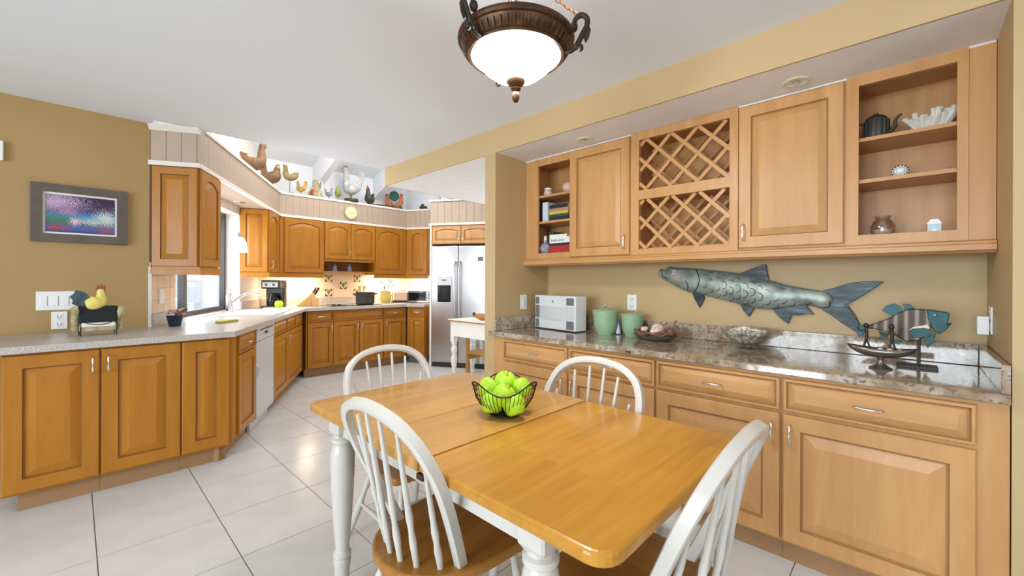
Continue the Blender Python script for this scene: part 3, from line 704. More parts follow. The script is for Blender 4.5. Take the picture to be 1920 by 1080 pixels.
duptree(ch, (1.335, 1.01, 0), 180, 'white windsor chair between the table and the granite counter')
duptree(ch, (1.09, .555, 0), 90, 'white windsor chair at the near end of the table, lower right')
# ------------------------------------------------------------------ wire bowl of apples
BC = Vector((1.125, 1.112, TZ))
wb = thing('wire_bowl', 'black wire fruit bowl with wavy rim on the table leaf', 'bowl', BC)
def rimp(a): return Vector((.122*math.cos(a), .122*math.sin(a), .116+.020*math.cos(3*a+R(229))))
MB().tube([rimp(2*math.pi*k/60) for k in range(60)], .0028, 6, closed=True).build('rim', 'wire_black', wb, smooth=60)
MB().lathe([(0, .001), (.052, .001), (.056, .004), (.052, .008), (0, .006)], 24).build('base', 'black_matte', wb, smooth=40)
wr = MB()
for k in range(46):
    a = 2*math.pi*k/46; q = rimp(a)
    wr.tube([(.05*math.cos(a), .05*math.sin(a), .005), (.085*math.cos(a), .085*math.sin(a), .034), (.109*math.cos(a), .109*math.sin(a), .072), tuple(q)], .0013, 4)
tag(wr.build('wires', 'wire_black', wb), kind='stuff')
ap_prof = [(0, .012), (.010, .004), (.022, .000), (.032, .008), (.038, .024), (.0395, .040), (.036, .055), (.026, .066), (.015, .069), (.006, .063), (0, .058)]
am = MB().lathe([(r, z-.035) for r, z in ap_prof], 18).mesh('green_apple', 'apple', 80)
sm = MB().tube([(0, 0, .022), (.002, 0, .034), (.006, 0, .043)], .0016, 5).mesh('stem', 'stem')
apples = [((-.045, -.03, .052), (20, 10, 'lowest green apple at the front left inside the wire bowl')), ((.035, -.052, .052), (-15, 20, 'green apple low at the front right inside the wire bowl')),
          ((.01, .05, .050), (10, -30, 'green apple hidden low at the back of the wire bowl')), ((-.002, -.048, .086), (35, 5, 'yellowish green apple in the middle of the wire bowl')),
          ((-.058, .020, .095), (-20, -20, 'green apple at the upper left of the wire bowl')), ((.060, .020, .095), (15, 25, 'green apple at the upper right of the wire bowl')),
          ((.002, .022, .118), (20, -10, 'topmost green apple with its stem showing in the wire bowl'))]
rv = Vector((.69, -.723, 0)); fv = Vector((.723, .69, 0))
for (p, (rx, ry, lb)) in apples:
    o = bpy.data.objects.new('green_apple', am); COL.objects.link(o); o.scale = (1.06, 1.06, 1.06); tag(o, lb, 'apple', 'green apples in the wire bowl')
    o.location = BC+rv*p[0]+fv*p[1]+Vector((0, 0, p[2])); o.rotation_euler = (R(rx), R(ry), random.random()*6)
    s_ = bpy.data.objects.new('stem', sm); COL.objects.link(s_); s_.parent = o
# ------------------------------------------------------------------ chandelier
CH = Vector((1.142, 1.076, 0))
cd = thing('chandelier', 'bronze pendant chandelier with frosted glass bowl over the table', 'chandelier', CH)
g_ = [(.012, 2.006), (.050, 2.014), (.092, 2.034), (.125, 2.060), (.148, 2.086), (.160, 2.104), (.166, 2.112), (.162, 2.118), (.14, 2.09)]
MB().lathe(g_, 40).build('glass_bowl', 'lamp_glass', cd, smooth=50)
ring = [(.160, 2.108), (.168, 2.098), (.178, 2.098), (.182, 2.104), (.181, 2.110), (.186, 2.112), (.203, 2.140), (.205, 2.146), (.213, 2.148), (.218, 2.156), (.216, 2.166), (.208, 2.172), (.19, 2.170), (.175, 2.13), (.160, 2.114)]
rg = MB().lathe(ring, 56).build('ring', 'bronze', cd, smooth=40)
for k in range(52):
    a = 2*math.pi*k/52
    MB().tube([(.1865*math.cos(a), .1865*math.sin(a), 2.1135), (.196*math.cos(a), .196*math.sin(a), 2.126), (.202*math.cos(a), .202*math.sin(a), 2.138)], .0062, 5).build('flute', 'bronze', rg)
MB().lathe([(0, 1.930), (.008, 1.934), (.013, 1.944), (.015, 1.956), (.012, 1.968), (.009, 1.973), (.018, 1.978), (.020, 1.983), (.012, 1.988), (.030, 1.998), (.036, 2.008), (.038, 2.016), (.030, 2.022), (0, 2.02)], 24).build('finial', 'bronze', cd, smooth=40)
for a in (R(61.7), R(181.7), R(-58.3)):
    ca, sa = math.cos(a), math.sin(a)
    def q(r, z): return (r*ca, r*sa, z)
    ar = MB().tube(catmull([q(.185, 2.098), q(.210, 2.104), q(.228, 2.124), q(.246, 2.158), q(.262, 2.188), q(.262, 2.214), q(.244, 2.228), q(.224, 2.220), q(.216, 2.200)], 4), [.008]*6+[.010]*22+[.009]*5, 8)
    ar.ball(q(.215, 2.188), (.015, .015, .019), 10, 7); ar.ball(q(.224, 2.116), (.012, .012, .012), 10, 7); ar.ball(q(.240, 2.110), (.011, .011, .014), 10, 7)
    o = ar.build('scroll_arm', 'bronze_dark', cd, smooth=50)
    MB().prism([(.0, 0), (.012, .02), (.018, .045), (.010, .066), (-.004, .05), (-.010, .025)], -.004, .004, 'y').build('leaf', 'bronze_dark', o, q(.258, 2.125), (0, 0, a))
    pts = [Vector(q(.232, 2.228)).lerp(Vector((0, 0, 2.425)), k/14) for k in range(15)]
    cm = MB()
    for k in range(14):
        m_, d_ = (pts[k]+pts[k+1])/2, (pts[k+1]-pts[k]).normalized()
        e = d_.cross(Vector((0, 0, 1))).normalized(); e2 = d_.cross(e); e = e if k % 2 else e2
        cm.tube([m_+d_*.013*math.cos(t)+e*.006*math.sin(t) for t in [2*math.pi*i/10 for i in range(10)]], .0022, 5, closed=True)
    cm.build('chain', 'gold_chain', cd)
MB().tube([(0, 0, 2.10), (0, 0, 2.43)], .006, 8).build('stem', 'gold_chain', cd)
MB().lathe([(0, 2.40), (.02, 2.402), (.05, 2.418), (.065, 2.432), (.065, 2.44), (0, 2.44)], 24).build('canopy', 'bronze', cd, smooth=40)
# ------------------------------------------------------------------ recessed lights
for (Y, lb) in ((1.646, 'round recessed downlight above the wine rack side'), (.415, 'round recessed downlight above the right hand cabinet doors')):
    t = thing('recessed_light', lb, 'downlight', (2.452, Y, ZS), 0, 'recessed downlights in the hutch soffit')
    MB().lathe([(.046, -.002), (.058, -.001), (.06, -.004), (.054, -.009), (.0475, -.0085)], 32, cap=False).build('trim_ring', 'cream', t, smooth=50)
    MB().lathe([(.047, -.008), (.044, -.006), (.03, -.003), (.0, -.002)], 28, cap=False).build('reflector', 'silver_light', t, smooth=50)
    MB().lathe([(0, -.012), (.014, -.011), (.018, -.006), (.016, -.002), (0, -.002)], 18).build('bulb', 'recess_reflector', t, smooth=50)
# ------------------------------------------------------------------ refrigerator
fr = thing('refrigerator', 'stainless side-by-side refrigerator with water dispenser', 'refrigerator', FR, -60)
MB().box(0, .92, .05, .72, .06, 1.765).build('body', 'steel_dark', fr)
dl = MB().box(.004, .415, 0, .048, .075, 1.77).build('door', 'stainless', fr, bev=.006); dr_ = MB().box(.423, .916, 0, .048, .075, 1.77).build('door', 'stainless', fr, bev=.006)
MB().box(.02, .9, .02, .05, .005, .07).build('grille', 'black_matte', fr)
MB().tube(catmull([(.385, 0, .62), (.385, -.05, .64), (.385, -.055, 1.1), (.385, -.05, 1.5), (.385, 0, 1.53)], 5), .012, 8).build('handle', 'stainless', dl, smooth=50)
MB().tube(catmull([(.452, 0, .62), (.452, -.05, .64), (.452, -.055, 1.1), (.452, -.05, 1.5), (.452, 0, 1.53)], 5), .012, 8).build('handle', 'stainless', dr_, smooth=50)
ds = MB().box(.09, .325, -.008, .0, .94, 1.33).build('dispenser', 'silver_plastic', dl, bev=.004)
MB().box(.105, .31, -.0095, -.0075, .955, 1.20).build('dispenser_recess', 'black_gloss', dl); MB().box(.17, .24, -.0095, -.0075, 1.265, 1.285).build('display', 'grey_speaker', dl)
MB().box(.72, .80, -.002, .0, 1.55, 1.61).build('badge', 'grey_speaker', dr_)
# ------------------------------------------------------------------ small white kitchen table and stool
wt = thing('kitchen_table', 'white kitchen work table with turned leg in front of the refrigerator', 'table', (3.49, 4.47, 0))
MB().box(-.03, .42, -1.2, .03, .742, .752).build('top', 'white_paint', wt, bev=.003); MB().box(-.032, .422, -1.202, .032, .728, .742).build('top_edge', 'oak', wt)
MB().box(0, .39, -1.17, 0, .53, .728).build('apron', 'white_paint', wt)
lp = [(.020, 0), (.025, .03), (.030, .10), (.042, .18), (.044, .22), (.03, .27), (.026, .29), (.036, .31), (.042, .345), (.034, .38), (.026, .40), (.036, .42), (.036, .435), (.028, .45)]
k0 = MB().lathe(lp, 16).prism([(-.035, -.035), (.035, -.035), (.035, .035), (-.035, .035)], .45, .728)
l0 = None
for (x, y) in ((.033, -.033), (.357, -.033), (.033, -1.137), (.357, -1.137)):
    if l0 is None: l0 = k0.build('leg', 'white_paint', wt, (x, y, 0), smooth=40)
    else: linkdup(l0, wt, (x, y, 0))
st = thing('wooden_chair', 'oak chair tucked under the white kitchen table', 'chair', (3.80, 4.05, 0))
MB().box(-.19, .19, -.19, .25, .30, .33).build('seat', 'oak', st, bev=.006)
MB().box(-.17, .17, .215, .235, .22, .285).build('rail', 'oak', st)
for (x, y) in ((-.17, -.17), (.17, -.17)): MB().box(x-.02, x+.02, y-.02, y+.02, 0, .30).build('leg', 'oak', st, bev=.003)
for x in (-.17, .17): MB().box(x-.022, x+.022, .21, .252, 0, .50).build('leg', 'oak', st, bev=.003)
wd = thing('wooden_duck', 'dark carved wooden duck figure on the white kitchen table', 'figurine', (3.62, 4.02, .752), 100)
MB().tube(catmull([(-.14, 0, .055), (-.08, 0, .05), (.0, 0, .05), (.08, 0, .055), (.13, 0, .045)], 4), [.006, .014, .024, .032, .038, .042, .045, .046, .044, .04, .036, .03, .024, .016, .01, .008, .006], 10).build('body', 'oak', wd, smooth=60)
MB().tube([(.09, 0, .06), (.11, 0, .09), (.115, 0, .10)], [.02, .022, .014], 8).build('head', 'bronze', wd, smooth=60)
# outlines of the two metal fish, metres: (along the wall, height)
T_body = [(-1.306, 1.32), (-1.28, 1.359), (-1.252, 1.334), (-1.225, 1.366), (-1.162, 1.359), (-1.041, 1.351), (-0.91, 1.334), (-0.788, 1.319), (-0.695, 1.297), (-0.607, 1.271), (-0.522, 1.243), (-0.442, 1.227), (-0.365, 1.216), (-0.328, 1.207), (-0.307, 1.17), (-0.319, 1.131), (-0.359, 1.11), (-0.384, 1.125), (-0.435, 1.132), (-0.495, 1.12), (-0.592, 1.099), (-0.687, 1.102), (-0.787, 1.128), (-0.901, 1.155), (-1.023, 1.183), (-1.086, 1.193), (-1.152, 1.218), (-1.23, 1.261), (-1.29, 1.295)]
T_dorsal = [(-0.788, 1.31), (-0.71, 1.344), (-0.65, 1.369), (-0.632, 1.367), (-0.627, 1.325), (-0.614, 1.263), (-0.695, 1.284)]
T_tail = [(-0.365, 1.214), (-0.304, 1.232), (-0.245, 1.257), (-0.177, 1.268), (-0.103, 1.267), (-0.143, 1.229), (-0.21, 1.173), (-0.25, 1.145), (-0.221, 1.084), (-0.187, 1.02), (-0.178, 0.992), (-0.209, 0.996), (-0.273, 1.043), (-0.322, 1.085), (-0.359, 1.11), (-0.313, 1.162)]
T_pect = [(-1.068, 1.196), (-0.992, 1.173), (-0.987, 1.152), (-1.018, 1.091), (-1.05, 1.146)]
T_pelv = [(-0.775, 1.129), (-0.693, 1.105), (-0.724, 1.047), (-0.755, 1.086)]
T_anal = [(-0.599, 1.102), (-0.435, 1.134), (-0.396, 1.081), (-0.428, 1.083), (-0.461, 1.073), (-0.501, 1.071), (-0.518, 1.019), (-0.563, 1.055)]
S_body = [(-0.158, 1.052), (-0.117, 1.072), (-0.072, 1.099), (-0.037, 1.128), (-0.002, 1.143), (0.051, 1.142), (0.058, 1.105), (0.064, 1.065), (0.048, 1.024), (0.023, 1.003), (-0.015, 0.994), (-0.049, 1.015), (-0.08, 1.033), (-0.126, 1.043), (-0.156, 1.043)]
S_head = [(0.051, 1.143), (0.088, 1.137), (0.119, 1.131), (0.116, 1.103), (0.111, 1.08), (0.126, 1.088), (0.107, 1.057), (0.088, 1.037), (0.072, 1.049), (0.06, 1.076), (0.051, 1.107)]
S_tailf = [(-0.154, 1.053), (-0.178, 1.059), (-0.209, 1.072), (-0.187, 1.039), (-0.191, 1.014), (-0.184, 0.993), (-0.165, 1.01), (-0.156, 1.039)]
S_d1 = [(-0.101, 1.131), (-0.085, 1.154), (-0.059, 1.165), (-0.037, 1.152), (-0.026, 1.132), (-0.063, 1.104)]
S_d2 = [(-0.029, 1.164), (-0.007, 1.164), (0.012, 1.145), (-0.022, 1.138)]
S_pecf = [(-0.007, 1.036), (0.006, 1.055), (0.039, 1.062), (0.066, 1.048), (0.06, 1.03), (0.027, 1.016), (0.002, 1.019)]
S_belly = [(-0.011, 1.046), (0.006, 1.063), (0.05, 1.077), (0.06, 1.059), (0.039, 1.062), (0.006, 1.056)]
S_pelv = [(0.04, 1.011), (0.077, 1.044), (0.074, 1.009), (0.052, 0.971)]
S_an1 = [(-0.112, 1.033), (-0.08, 1.024), (-0.078, 1.006), (-0.105, 0.997)]
S_an2 = [(-0.071, 1.001), (-0.028, 0.993), (-0.04, 0.98), (-0.067, 0.978)]
# ------------------------------------------------------------------ wall plates
def outlet(name, label, loc, rz, w=.075, h=.118, gangs=0, cat='outlet', grp=None):
    t = thing(name, label, cat, loc, rz, grp)
    MB().box(-w/2, w/2, -.006, 0, -h/2, h/2).build('plate', 'plastic_white', t, bev=.002)
    if gangs:
        for k in range(gangs):
            x = (k-(gangs-1)/2)*w/gangs*.92
            q = MB().box(x-.017, x+.017, -.009, -.005, -.033, .033).build('rocker', 'plastic_white', t, bev=.002)
            MB().box(x+.0175, x+.0185, -.0075, -.005, -.033, .033).build('shadow_gap', 'grey_speaker', q)
    else:
        for z in (-.028, .024):
            q = MB().box(-.017, .017, -.0075, -.005, z-.018, z+.018).build('receptacle', 'plastic_white', t, bev=.003)
            MB().box(-.010, -.006, -.0085, -.007, z-.004, z+.008).box(.006, .010, -.0085, -.007, z-.004, z+.008).box(-.003, .003, -.0085, -.007, z-.013, z-.007).build('slots', 'grey_speaker', q)
    return t
outlet('light_switch', 'wide white four gang switch plate left of the rooster napkin holder', (-.068, YW, 1.118), 0, .215, .125, 4, 'switch')
outlet('wall_outlet', 'white duplex outlet below the switch plate on the tan wall', (-.070, YW, .985), 0)
outlet('wall_outlet', 'white duplex outlet behind the small green canister', (XB, 1.515, 1.105), -90)
outlet('light_switch', 'narrow white switch on the partition beside the silver radio', (2.565, NL, 1.09), 0, .075, .118, 1, 'switch')
p_ = W0+D30*.16+O30*-.0115
outlet('wall_outlet', 'small outlet on the tiled backsplash left of the window', (p_.x, p_.y, 1.13), 60, .075, .118, 1)
t = outlet('wall_outlet', 'white outlet on the right wall with a plugged-in night light', (2.73, NR, 1.10), 180, .075, .118)
MB().box(-.028, .028, -.045, -.009, -.062, .018).build('night_light', 'plastic_white', t, bev=.004)
one('thermostat', MB().box(-.04, .04, -.028, 0, -.062, .062), 'plastic_white', 'white wall box at the left photo edge', 'thermostat', (-.352, YW, 2.07), 0, bev=.005)
# ------------------------------------------------------------------ framed picture
def print_mat():
    m, nt, b = nodes('landscape_print'); N = nt.nodes.new; Lk = nt.links.new
    tc = N('ShaderNodeTexCoord'); sp = N('ShaderNodeSeparateXYZ'); Lk(tc.outputs['Generated'], sp.inputs[0])
    r = N('ShaderNodeValToRGB'); cr = r.color_ramp
    st = [(0, (.02, .03, .06)), (.14, (.05, .09, .40)), (.26, (.03, .08, .07)), (.42, (.06, .32, .55)), (.56, (.03, .06, .22)), (.72, (.035, .01, .05)), (1, (.015, .005, .03))]
    while len(cr.elements) < len(st): cr.elements.new(.5)
    for e, (p, c) in zip(cr.elements, st): e.position = p; e.color = (*c, 1)
    nz = N('ShaderNodeTexNoise'); nz.inputs['Scale'].default_value = 6; nz.inputs['Detail'].default_value = 8; Lk(tc.outputs['Generated'], nz.inputs['Vector'])
    ad = N('ShaderNodeMath'); ad.operation = 'MULTIPLY_ADD'; ad.inputs[1].default_value = .12; Lk(nz.outputs[0], ad.inputs[0])
    sb = N('ShaderNodeMath'); sb.operation = 'SUBTRACT'; sb.inputs[1].default_value = .06; Lk(sp.outputs['Z'], sb.inputs[0]); Lk(sb.outputs[0], ad.inputs[2])
    Lk(ad.outputs[0], r.inputs[0]); cur = r.outputs[0]
    hf = N('ShaderNodeTexNoise'); hf.inputs['Scale'].default_value = 55; hf.inputs['Detail'].default_value = 5; Lk(tc.outputs['Generated'], hf.inputs['Vector'])
    for (cx, cz, rx, rz_, col, thr) in ((.16, .80, .42, .30, (.52, .36, .52), .50), (.30, .58, .22, .2, (.42, .22, .40), .54), (.86, .42, .20, .24, (.62, .66, .60), .52), (.68, .32, .3, .12, (.5, .55, .5), .55),
                                        (.15, .33, .32, .16, (.05, .15, .10), .45), (.17, .13, .15, .07, (.35, .03, .025), .45), (.88, .10, .16, .08, (.30, .05, .12), .5), (.42, .30, .10, .10, (.70, .50, .55), .5)):
        mp = N('ShaderNodeMapping'); mp.inputs['Location'].default_value = (-cx/rx, 0, -cz/rz_); mp.inputs['Scale'].default_value = (1/rx, 0, 1/rz_)
        Lk(tc.outputs['Generated'], mp.inputs['Vector']); ln = N('ShaderNodeVectorMath'); ln.operation = 'LENGTH'; Lk(mp.outputs[0], ln.inputs[0])
        k = N('ShaderNodeMath'); k.operation = 'MULTIPLY_ADD'; k.inputs[1].default_value = -.42; k.inputs[2].default_value = .40; Lk(ln.outputs['Value'], k.inputs[0])
        s_ = N('ShaderNodeMath'); s_.operation = 'ADD'; hm = N('ShaderNodeMath'); hm.operation = 'MULTIPLY_ADD'; hm.inputs[1].default_value = 2.4; hm.inputs[2].default_value = -.7; Lk(hf.outputs[0], hm.inputs[0]); Lk(k.outputs[0], s_.inputs[0]); Lk(hm.outputs[0], s_.inputs[1])
        g = N('ShaderNodeMath'); g.operation = 'GREATER_THAN'; g.inputs[1].default_value = thr+.10; Lk(s_.outputs[0], g.inputs[0])
        mx = N('ShaderNodeMix'); mx.data_type = 'RGBA'; mx.inputs[7].default_value = (*col, 1); Lk(g.outputs[0], mx.inputs[0]); Lk(cur, mx.inputs[6]); cur = mx.outputs[2]
    Lk(cur, b.inputs['Base Color']); b.inputs['Roughness'].default_value = .25
print_mat()
pf = thing('framed_picture', 'framed landscape print with pink blossom tree on the tan wall', 'picture', (.031, YW, 1.706))
w_, h_, b_ = .232, .193, .054
fm = MB()
for (x0, x1, z0, z1) in ((-w_, w_, h_-b_, h_), (-w_, w_, -h_, -h_+b_), (-w_, -w_+b_, -h_+b_, h_-b_), (w_-b_, w_, -h_+b_, h_-b_)): fm.box(x0, x1, -.03, 0, z0, z1)
fm.build('frame', 'frame_wood', pf)
MB().box(-w_+b_, w_-b_, -.016, -.004, -h_+b_, h_-b_).build('mat_board', 'paper', pf)
MB().box(-w_+b_+.011, w_-b_-.011, -.018, -.0155, -h_+b_+.013, h_-b_-.014).build('print', 'landscape_print', pf)
# ------------------------------------------------------------------ rooster napkin holder
nh = thing('napkin_holder', 'black rooster napkin holder basket on the left counter', 'napkin holder', (.105, 3.80, .905), 4); nh.scale = (1.0, 1.0, 1.24)
MB().box(-.085, .085, -.05, .05, .022, .055).build('tray', 'straw', nh, bev=.006)
MB().box(-.076, .076, -.057, .046, .045, .066).build('napkins', 'paper', nh, bev=.003)
MB().prism([(-.088, .06), (.088, .06), (.094, .15), (-.10, .15)], -.045, .03, 'y').build('back_cushion', 'black_fabric', nh, bev=.012)
for x in (-.1, .1): MB().tube(catmull([(x, .03, .03), (x*1.02, .0, .08), (x*1.05, -.03, .125), (x*1.1, -.04, .145)], 4), .018, 8).build('straw_bundle', 'straw', nh, smooth=50)
wm = MB()
for x in (-.082, .082): wm.tube([(x, -.05, .0), (x, -.05, .05)], .003, 6); wm.tube([(x, .045, .0), (x, .045, .05)], .003, 6)
wm.tube(catmull([(-.06, -.058, .066), (-.02, -.064, .058), (.02, -.064, .058), (.06, -.058, .068)], 4), .002, 5); wm.build('wire_legs', 'black_matte', nh)
MB().tube(catmull([(-.055, 0, .15), (-.01, 0, .165), (.01, 0, .185), (.012, 0, .215), (.012, 0, .238)], 4), [.03, .036, .040, .042, .043, .042, .040, .036, .032, .028, .024, .021, .019, .018, .018, .016, .01], 10).build('rooster_body', 'glow_yellow', nh, smooth=60)
MB().prism([(-.012, .235), (.0, .262), (.008, .25), (.016, .266), (.024, .25), (.032, .262), (.036, .232), (.03, .222)], -.005, .005, 'y').build('comb', 'red_brown', nh)
MB().prism([(-.05, .155), (-.09, .15), (-.118, .165), (-.112, .182), (-.128, .20), (-.11, .215), (-.10, .232), (-.075, .228), (-.05, .215), (-.035, .185)], -.012, .012, 'y').build('tail', 'blue_grey', nh, bev=.004)
# ------------------------------------------------------------------ potted flowers, faucet, sink and counter things near the window
def onrun(s, y, z=.905): v = Vector((.754, 3.433, 0))+D30*s+O30*y; return (v.x, v.y, z)
t = thing('flower_pot', 'dark flower pot with dried pale blossoms by the window', 'flower pot', (.535, 4.10, .905))
MB().lathe([(0, 0), (.036, 0), (.041, .02), (.050, .068), (.055, .074), (.055, .082), (.047, .082), (.046, .07), (0, .068)], 20).build('pot', 'navy', t, smooth=40)
fm = MB(); rd = random.Random(3)
for k in range(22): fm.ball((rd.uniform(-.045, .06), rd.uniform(-.04, .04), .085+rd.uniform(0, .045)), (.014, .014, .009), 7, 5)
fm.build('blossoms', 'pink_shell', t, smooth=60)
fm = MB()
for k in range(9): fm.ball((rd.uniform(-.0, .065), rd.uniform(-.05, .0), .075+rd.uniform(0, .05)), (.012, .012, .012), 7, 5)
fm.build('dark_berries', 'shell_brown', t, smooth=60)
sk_ = thing('kitchen_sink', 'white enamel drop-in kitchen sink', 'sink', P0-O30*.02, 60)
a, b, c_, d_ = sk
MB().box(a-.03, b+.03, c_-.03, c_+.02, .9055, .915).box(a-.03, b+.03, d_-.02, d_+.045, .9055, .915).box(a-.03, a+.02, c_+.02, d_-.02, .9055, .915).box(b-.02, b+.03, c_+.02, d_-.02, .9055, .915).build('rim', 'plastic_white', sk_, bev=.003)
MB().box(a+.004, b-.004, c_+.004, d_-.004, .72, .73).box(a+.004, a+.018, c_+.004, d_-.004, .73, .9055).box(b-.018, b-.004, c_+.004, d_-.004, .73, .9055).box(a+.018, b-.018, c_+.004, c_+.018, .73, .9055).box(a+.018, b-.018, d_-.018, d_-.004, .73, .9055).build('basin', 'plastic_white', sk_)
fa = thing('faucet', 'chrome single lever kitchen faucet at the window', 'faucet', onrun(1.93, .628), 60); fa.scale = (1.25, 1.25, 1.25)
MB().lathe([(0, .0), (.035, 0), (.035, .008), (.024, .014), (.022, .10), (.024, .14), (.02, .165), (0, .175)], 18).build('body', 'chrome', fa, smooth=40)
MB().tube(catmull([(0, 0, .07), (.05, -.06, .13), (.09, -.12, .165), (.13, -.19, .165), (.15, -.23, .145)], 5), .013, 10).build('spout', 'chrome', fa, smooth=60)
MB().tube(catmull([(0, 0, .165), (.02, .01, .20), (.06, -.02, .235), (.09, -.04, .25)], 4), [.014, .013, .012, .011, .010, .009, .008, .007, .007, .006, .006, .005, .005], 8).build('lever', 'chrome', fa, smooth=60)
MB().lathe([(0, 0), (.016, 0), (.016, .07), (.012, .08), (0, .082)], 14, (.14, .03, 0)).build('soap_pump', 'plastic_white', fa, smooth=40)
for (s, y, lb) in ((.66, .27, 'yellow green sponge near the counter bend, left one of the pair'), (.76, .235, 'yellow green sponge near the counter bend, right one of the pair')):
    t = thing('sponge', lb, 'sponge', onrun(s, y), 25, 'sponges on the sink counter')
    MB().box(-.042, .042, -.03, .03, 0, .012).build('scrub_pad', 'sponge_green', t, bev=.004); MB().box(-.042, .042, -.03, .03, .0122, .022).build('foam', 'sponge_yellow', t, bev=.004)
# coffee maker
cm = thing('coffee_maker', 'black drip coffee maker with glass carafe', 'coffee maker', (1.80, 6.02, .905), -38)
MB().box(-.11, .11, -.13, .13, 0, .03).build('base', 'black_plastic', cm, bev=.008); MB().box(-.11, .11, .03, .13, .03, .33).build('water_tank', 'black_plastic', cm, bev=.01)
hd = MB().box(-.11, .11, -.12, .13, .25, .36).build('head', 'black_plastic', cm, bev=.012)
MB().box(-.09, .09, -.124, -.119, .27, .33).build('control_panel', 'silver_plastic', hd); 
for x in (-.045, .045): MB().cyl((x, -.132, .30), (x, -.124, .30), .016, 14).build('dial', 'black_plastic', hd)
MB().lathe([(0, .032), (.062, .032), (.072, .07), (.070, .11), (.052, .16), (.046, .185), (.05, .19), (0, .19)], 20, (0, -.045, 0)).build('carafe', 'black_gloss', cm, smooth=40)
MB().tube(catmull([(.06, -.06, .17), (.12, -.09, .17), (.125, -.09, .10), (.07, -.06, .07)], 4), .009, 8).build('carafe_handle', 'black_plastic', cm, smooth=50)
t = one('cutting_board', MB().box(-.16, .16, -.09, .09, 0, .014), 'trim_white', 'small pale board in front of the coffee maker', 'board', (1.775, 5.79, .905), -25, bev=.004)
t = tag(bpy.data.objects.new('lime_fruit', am.copy()), 'bright lime green fruit in front of the coffee maker', 'fruit'); COL.objects.link(t); t.data.materials[0] = M['lime']; t.location = (1.79, 5.80, .962); t.scale = (1.25, 1.25, 1.25)
MB().tube([(0, 0, .02), (.002, 0, .036)], .0016, 5).build('stem', 'stem', t)
# knife block
kb = thing('knife_block', 'wooden knife block with red handled knives', 'knife block', (2.26, 6.05, .905), -15)
MB().prism([(-.17, 0), (.10, 0), (.10, .03), (.06, .17), (.03, .19), (-.02, .14)], -.05, .05, 'y').build('block', 'knife_block_wood', kb, bev=.004)
MB().box(.02, .11, -.072, -.051, .0, .11).build('steak_block', 'knife_block_wood', kb, bev=.004)
for i, (x, y) in enumerate(((0, -.03), (0, 0), (0, .03), (.03, -.025), (.03, .02), (.05, 0))):
    MB().tube([(x+.015, y, .15), (x+.06, y, .23), (x+.075, y, .26)], [.008, .011, .009], 8).build('knife_handle', 'red_brown' if i % 3 else 'black_plastic', kb)
# cooktop and pot
ck = thing('cooktop', 'black glass cooktop set in the kitchen counter', 'cooktop', (2.80, 5.98, .9055))
MB().box(-.38, .38, -.26, .26, 0, .007).build('glass', 'black_gloss', ck, bev=.002)
for (x, y) in ((-.19, -.11), (-.19, .13), (.19, -.11), (.19, .13)): MB().lathe([(0, .0072), (.09, .0072), (.095, .010), (.08, .011), (0, .0105)], 24, (x, y, 0)).build('burner', 'grey_speaker', ck, smooth=40)
for k in range(2): MB().lathe([(0, .0072), (.025, .0072), (.022, .03), (0, .031)], 14, (-.32+k*.075, -.2, 0)).build('knob', 'black_plastic', ck, smooth=40)
pt_ = thing('cooking_pot', 'dark grey cooking pot on the cooktop', 'pot', (2.985, 5.87, .917))
MB().lathe([(0, 0), (.12, 0), (.132, .01), (.135, .17), (.139, .175), (.131, .175), (.127, .02), (0, .015)], 28).build('vessel', 'iron', pt_, smooth=40)
for s in (-1, 1): MB().tube(catmull([(s*.132, -.03, .14), (s*.175, -.03, .15), (s*.175, .03, .15), (s*.132, .03, .14)], 4), .008, 8).build('handle', 'iron', pt_, smooth=50)
ud = thing('utensil_crock', 'yellow crock with wooden spoons behind the pot', 'crock', (3.12, 6.25, .905))
MB().lathe([(0, 0), (.05, 0), (.058, .02), (.058, .13), (.054, .135), (.05, .13), (.048, .02), (0, .015)], 18).build('crock', 'ivory', ud, smooth=40)
for k in range(4):
    a = k*1.7; MB().tube([(.01*math.cos(a), .01*math.sin(a), .02), (.045*math.cos(a), .03*math.sin(a), .23), (.055*math.cos(a), .035*math.sin(a), .27)], [.005, .007, .018], 8).build('spoon', 'knife_block_wood', ud, smooth=50)
vs = thing('flower_vase', 'yellow vase with dried flowers beside the pot', 'vase', (3.48, 6.16, .905))
MB().lathe([(0, 0), (.07, 0), (.085, .04), (.088, .10), (.076, .16), (.082, .19), (.074, .188), (.06, .15), (0, .14)], 22).build('vessel', 'glow_yellow', vs, smooth=50)
fm = MB(); rd = random.Random(5)
for k in range(12):
    a = rd.uniform(0, 6.28); q = rd.uniform(.03, .14); z = .26+rd.uniform(0, .12)
    fm.tube([(0, 0, .16), (q*.5*math.cos(a), q*.5*math.sin(a), z-.06), (q*math.cos(a), q*math.sin(a), z)], [.003, .003, .012], 6)
fm.build('flowers', 'purple_jar', vs)
to = thing('toaster', 'two slice copper toaster beside the yellow vase', 'toaster', (3.74, 6.14, .905), -30)
MB().box(-.14, .14, -.08, .08, .012, .19).build('shell', 'copper', to, bev=.035, seg=4); MB().box(-.15, .15, -.085, .085, 0, .014).build('base', 'black_plastic', to, bev=.003)
MB().box(-.10, .10, -.035, -.012, .186, .192).box(-.10, .10, .012, .035, .186, .192).build('slots', 'black_matte', to); MB().box(-.16, -.14, -.015, .015, .11, .125).build('lever', 'black_plastic', to)
ov = thing('toaster_oven', 'stainless toaster oven beside the refrigerator', 'toaster oven', (3.99, 5.86, .905), -60)
MB().box(-.2, .2, -.13, .13, .018, .21).build('body', 'steel_dark', ov, bev=.008)
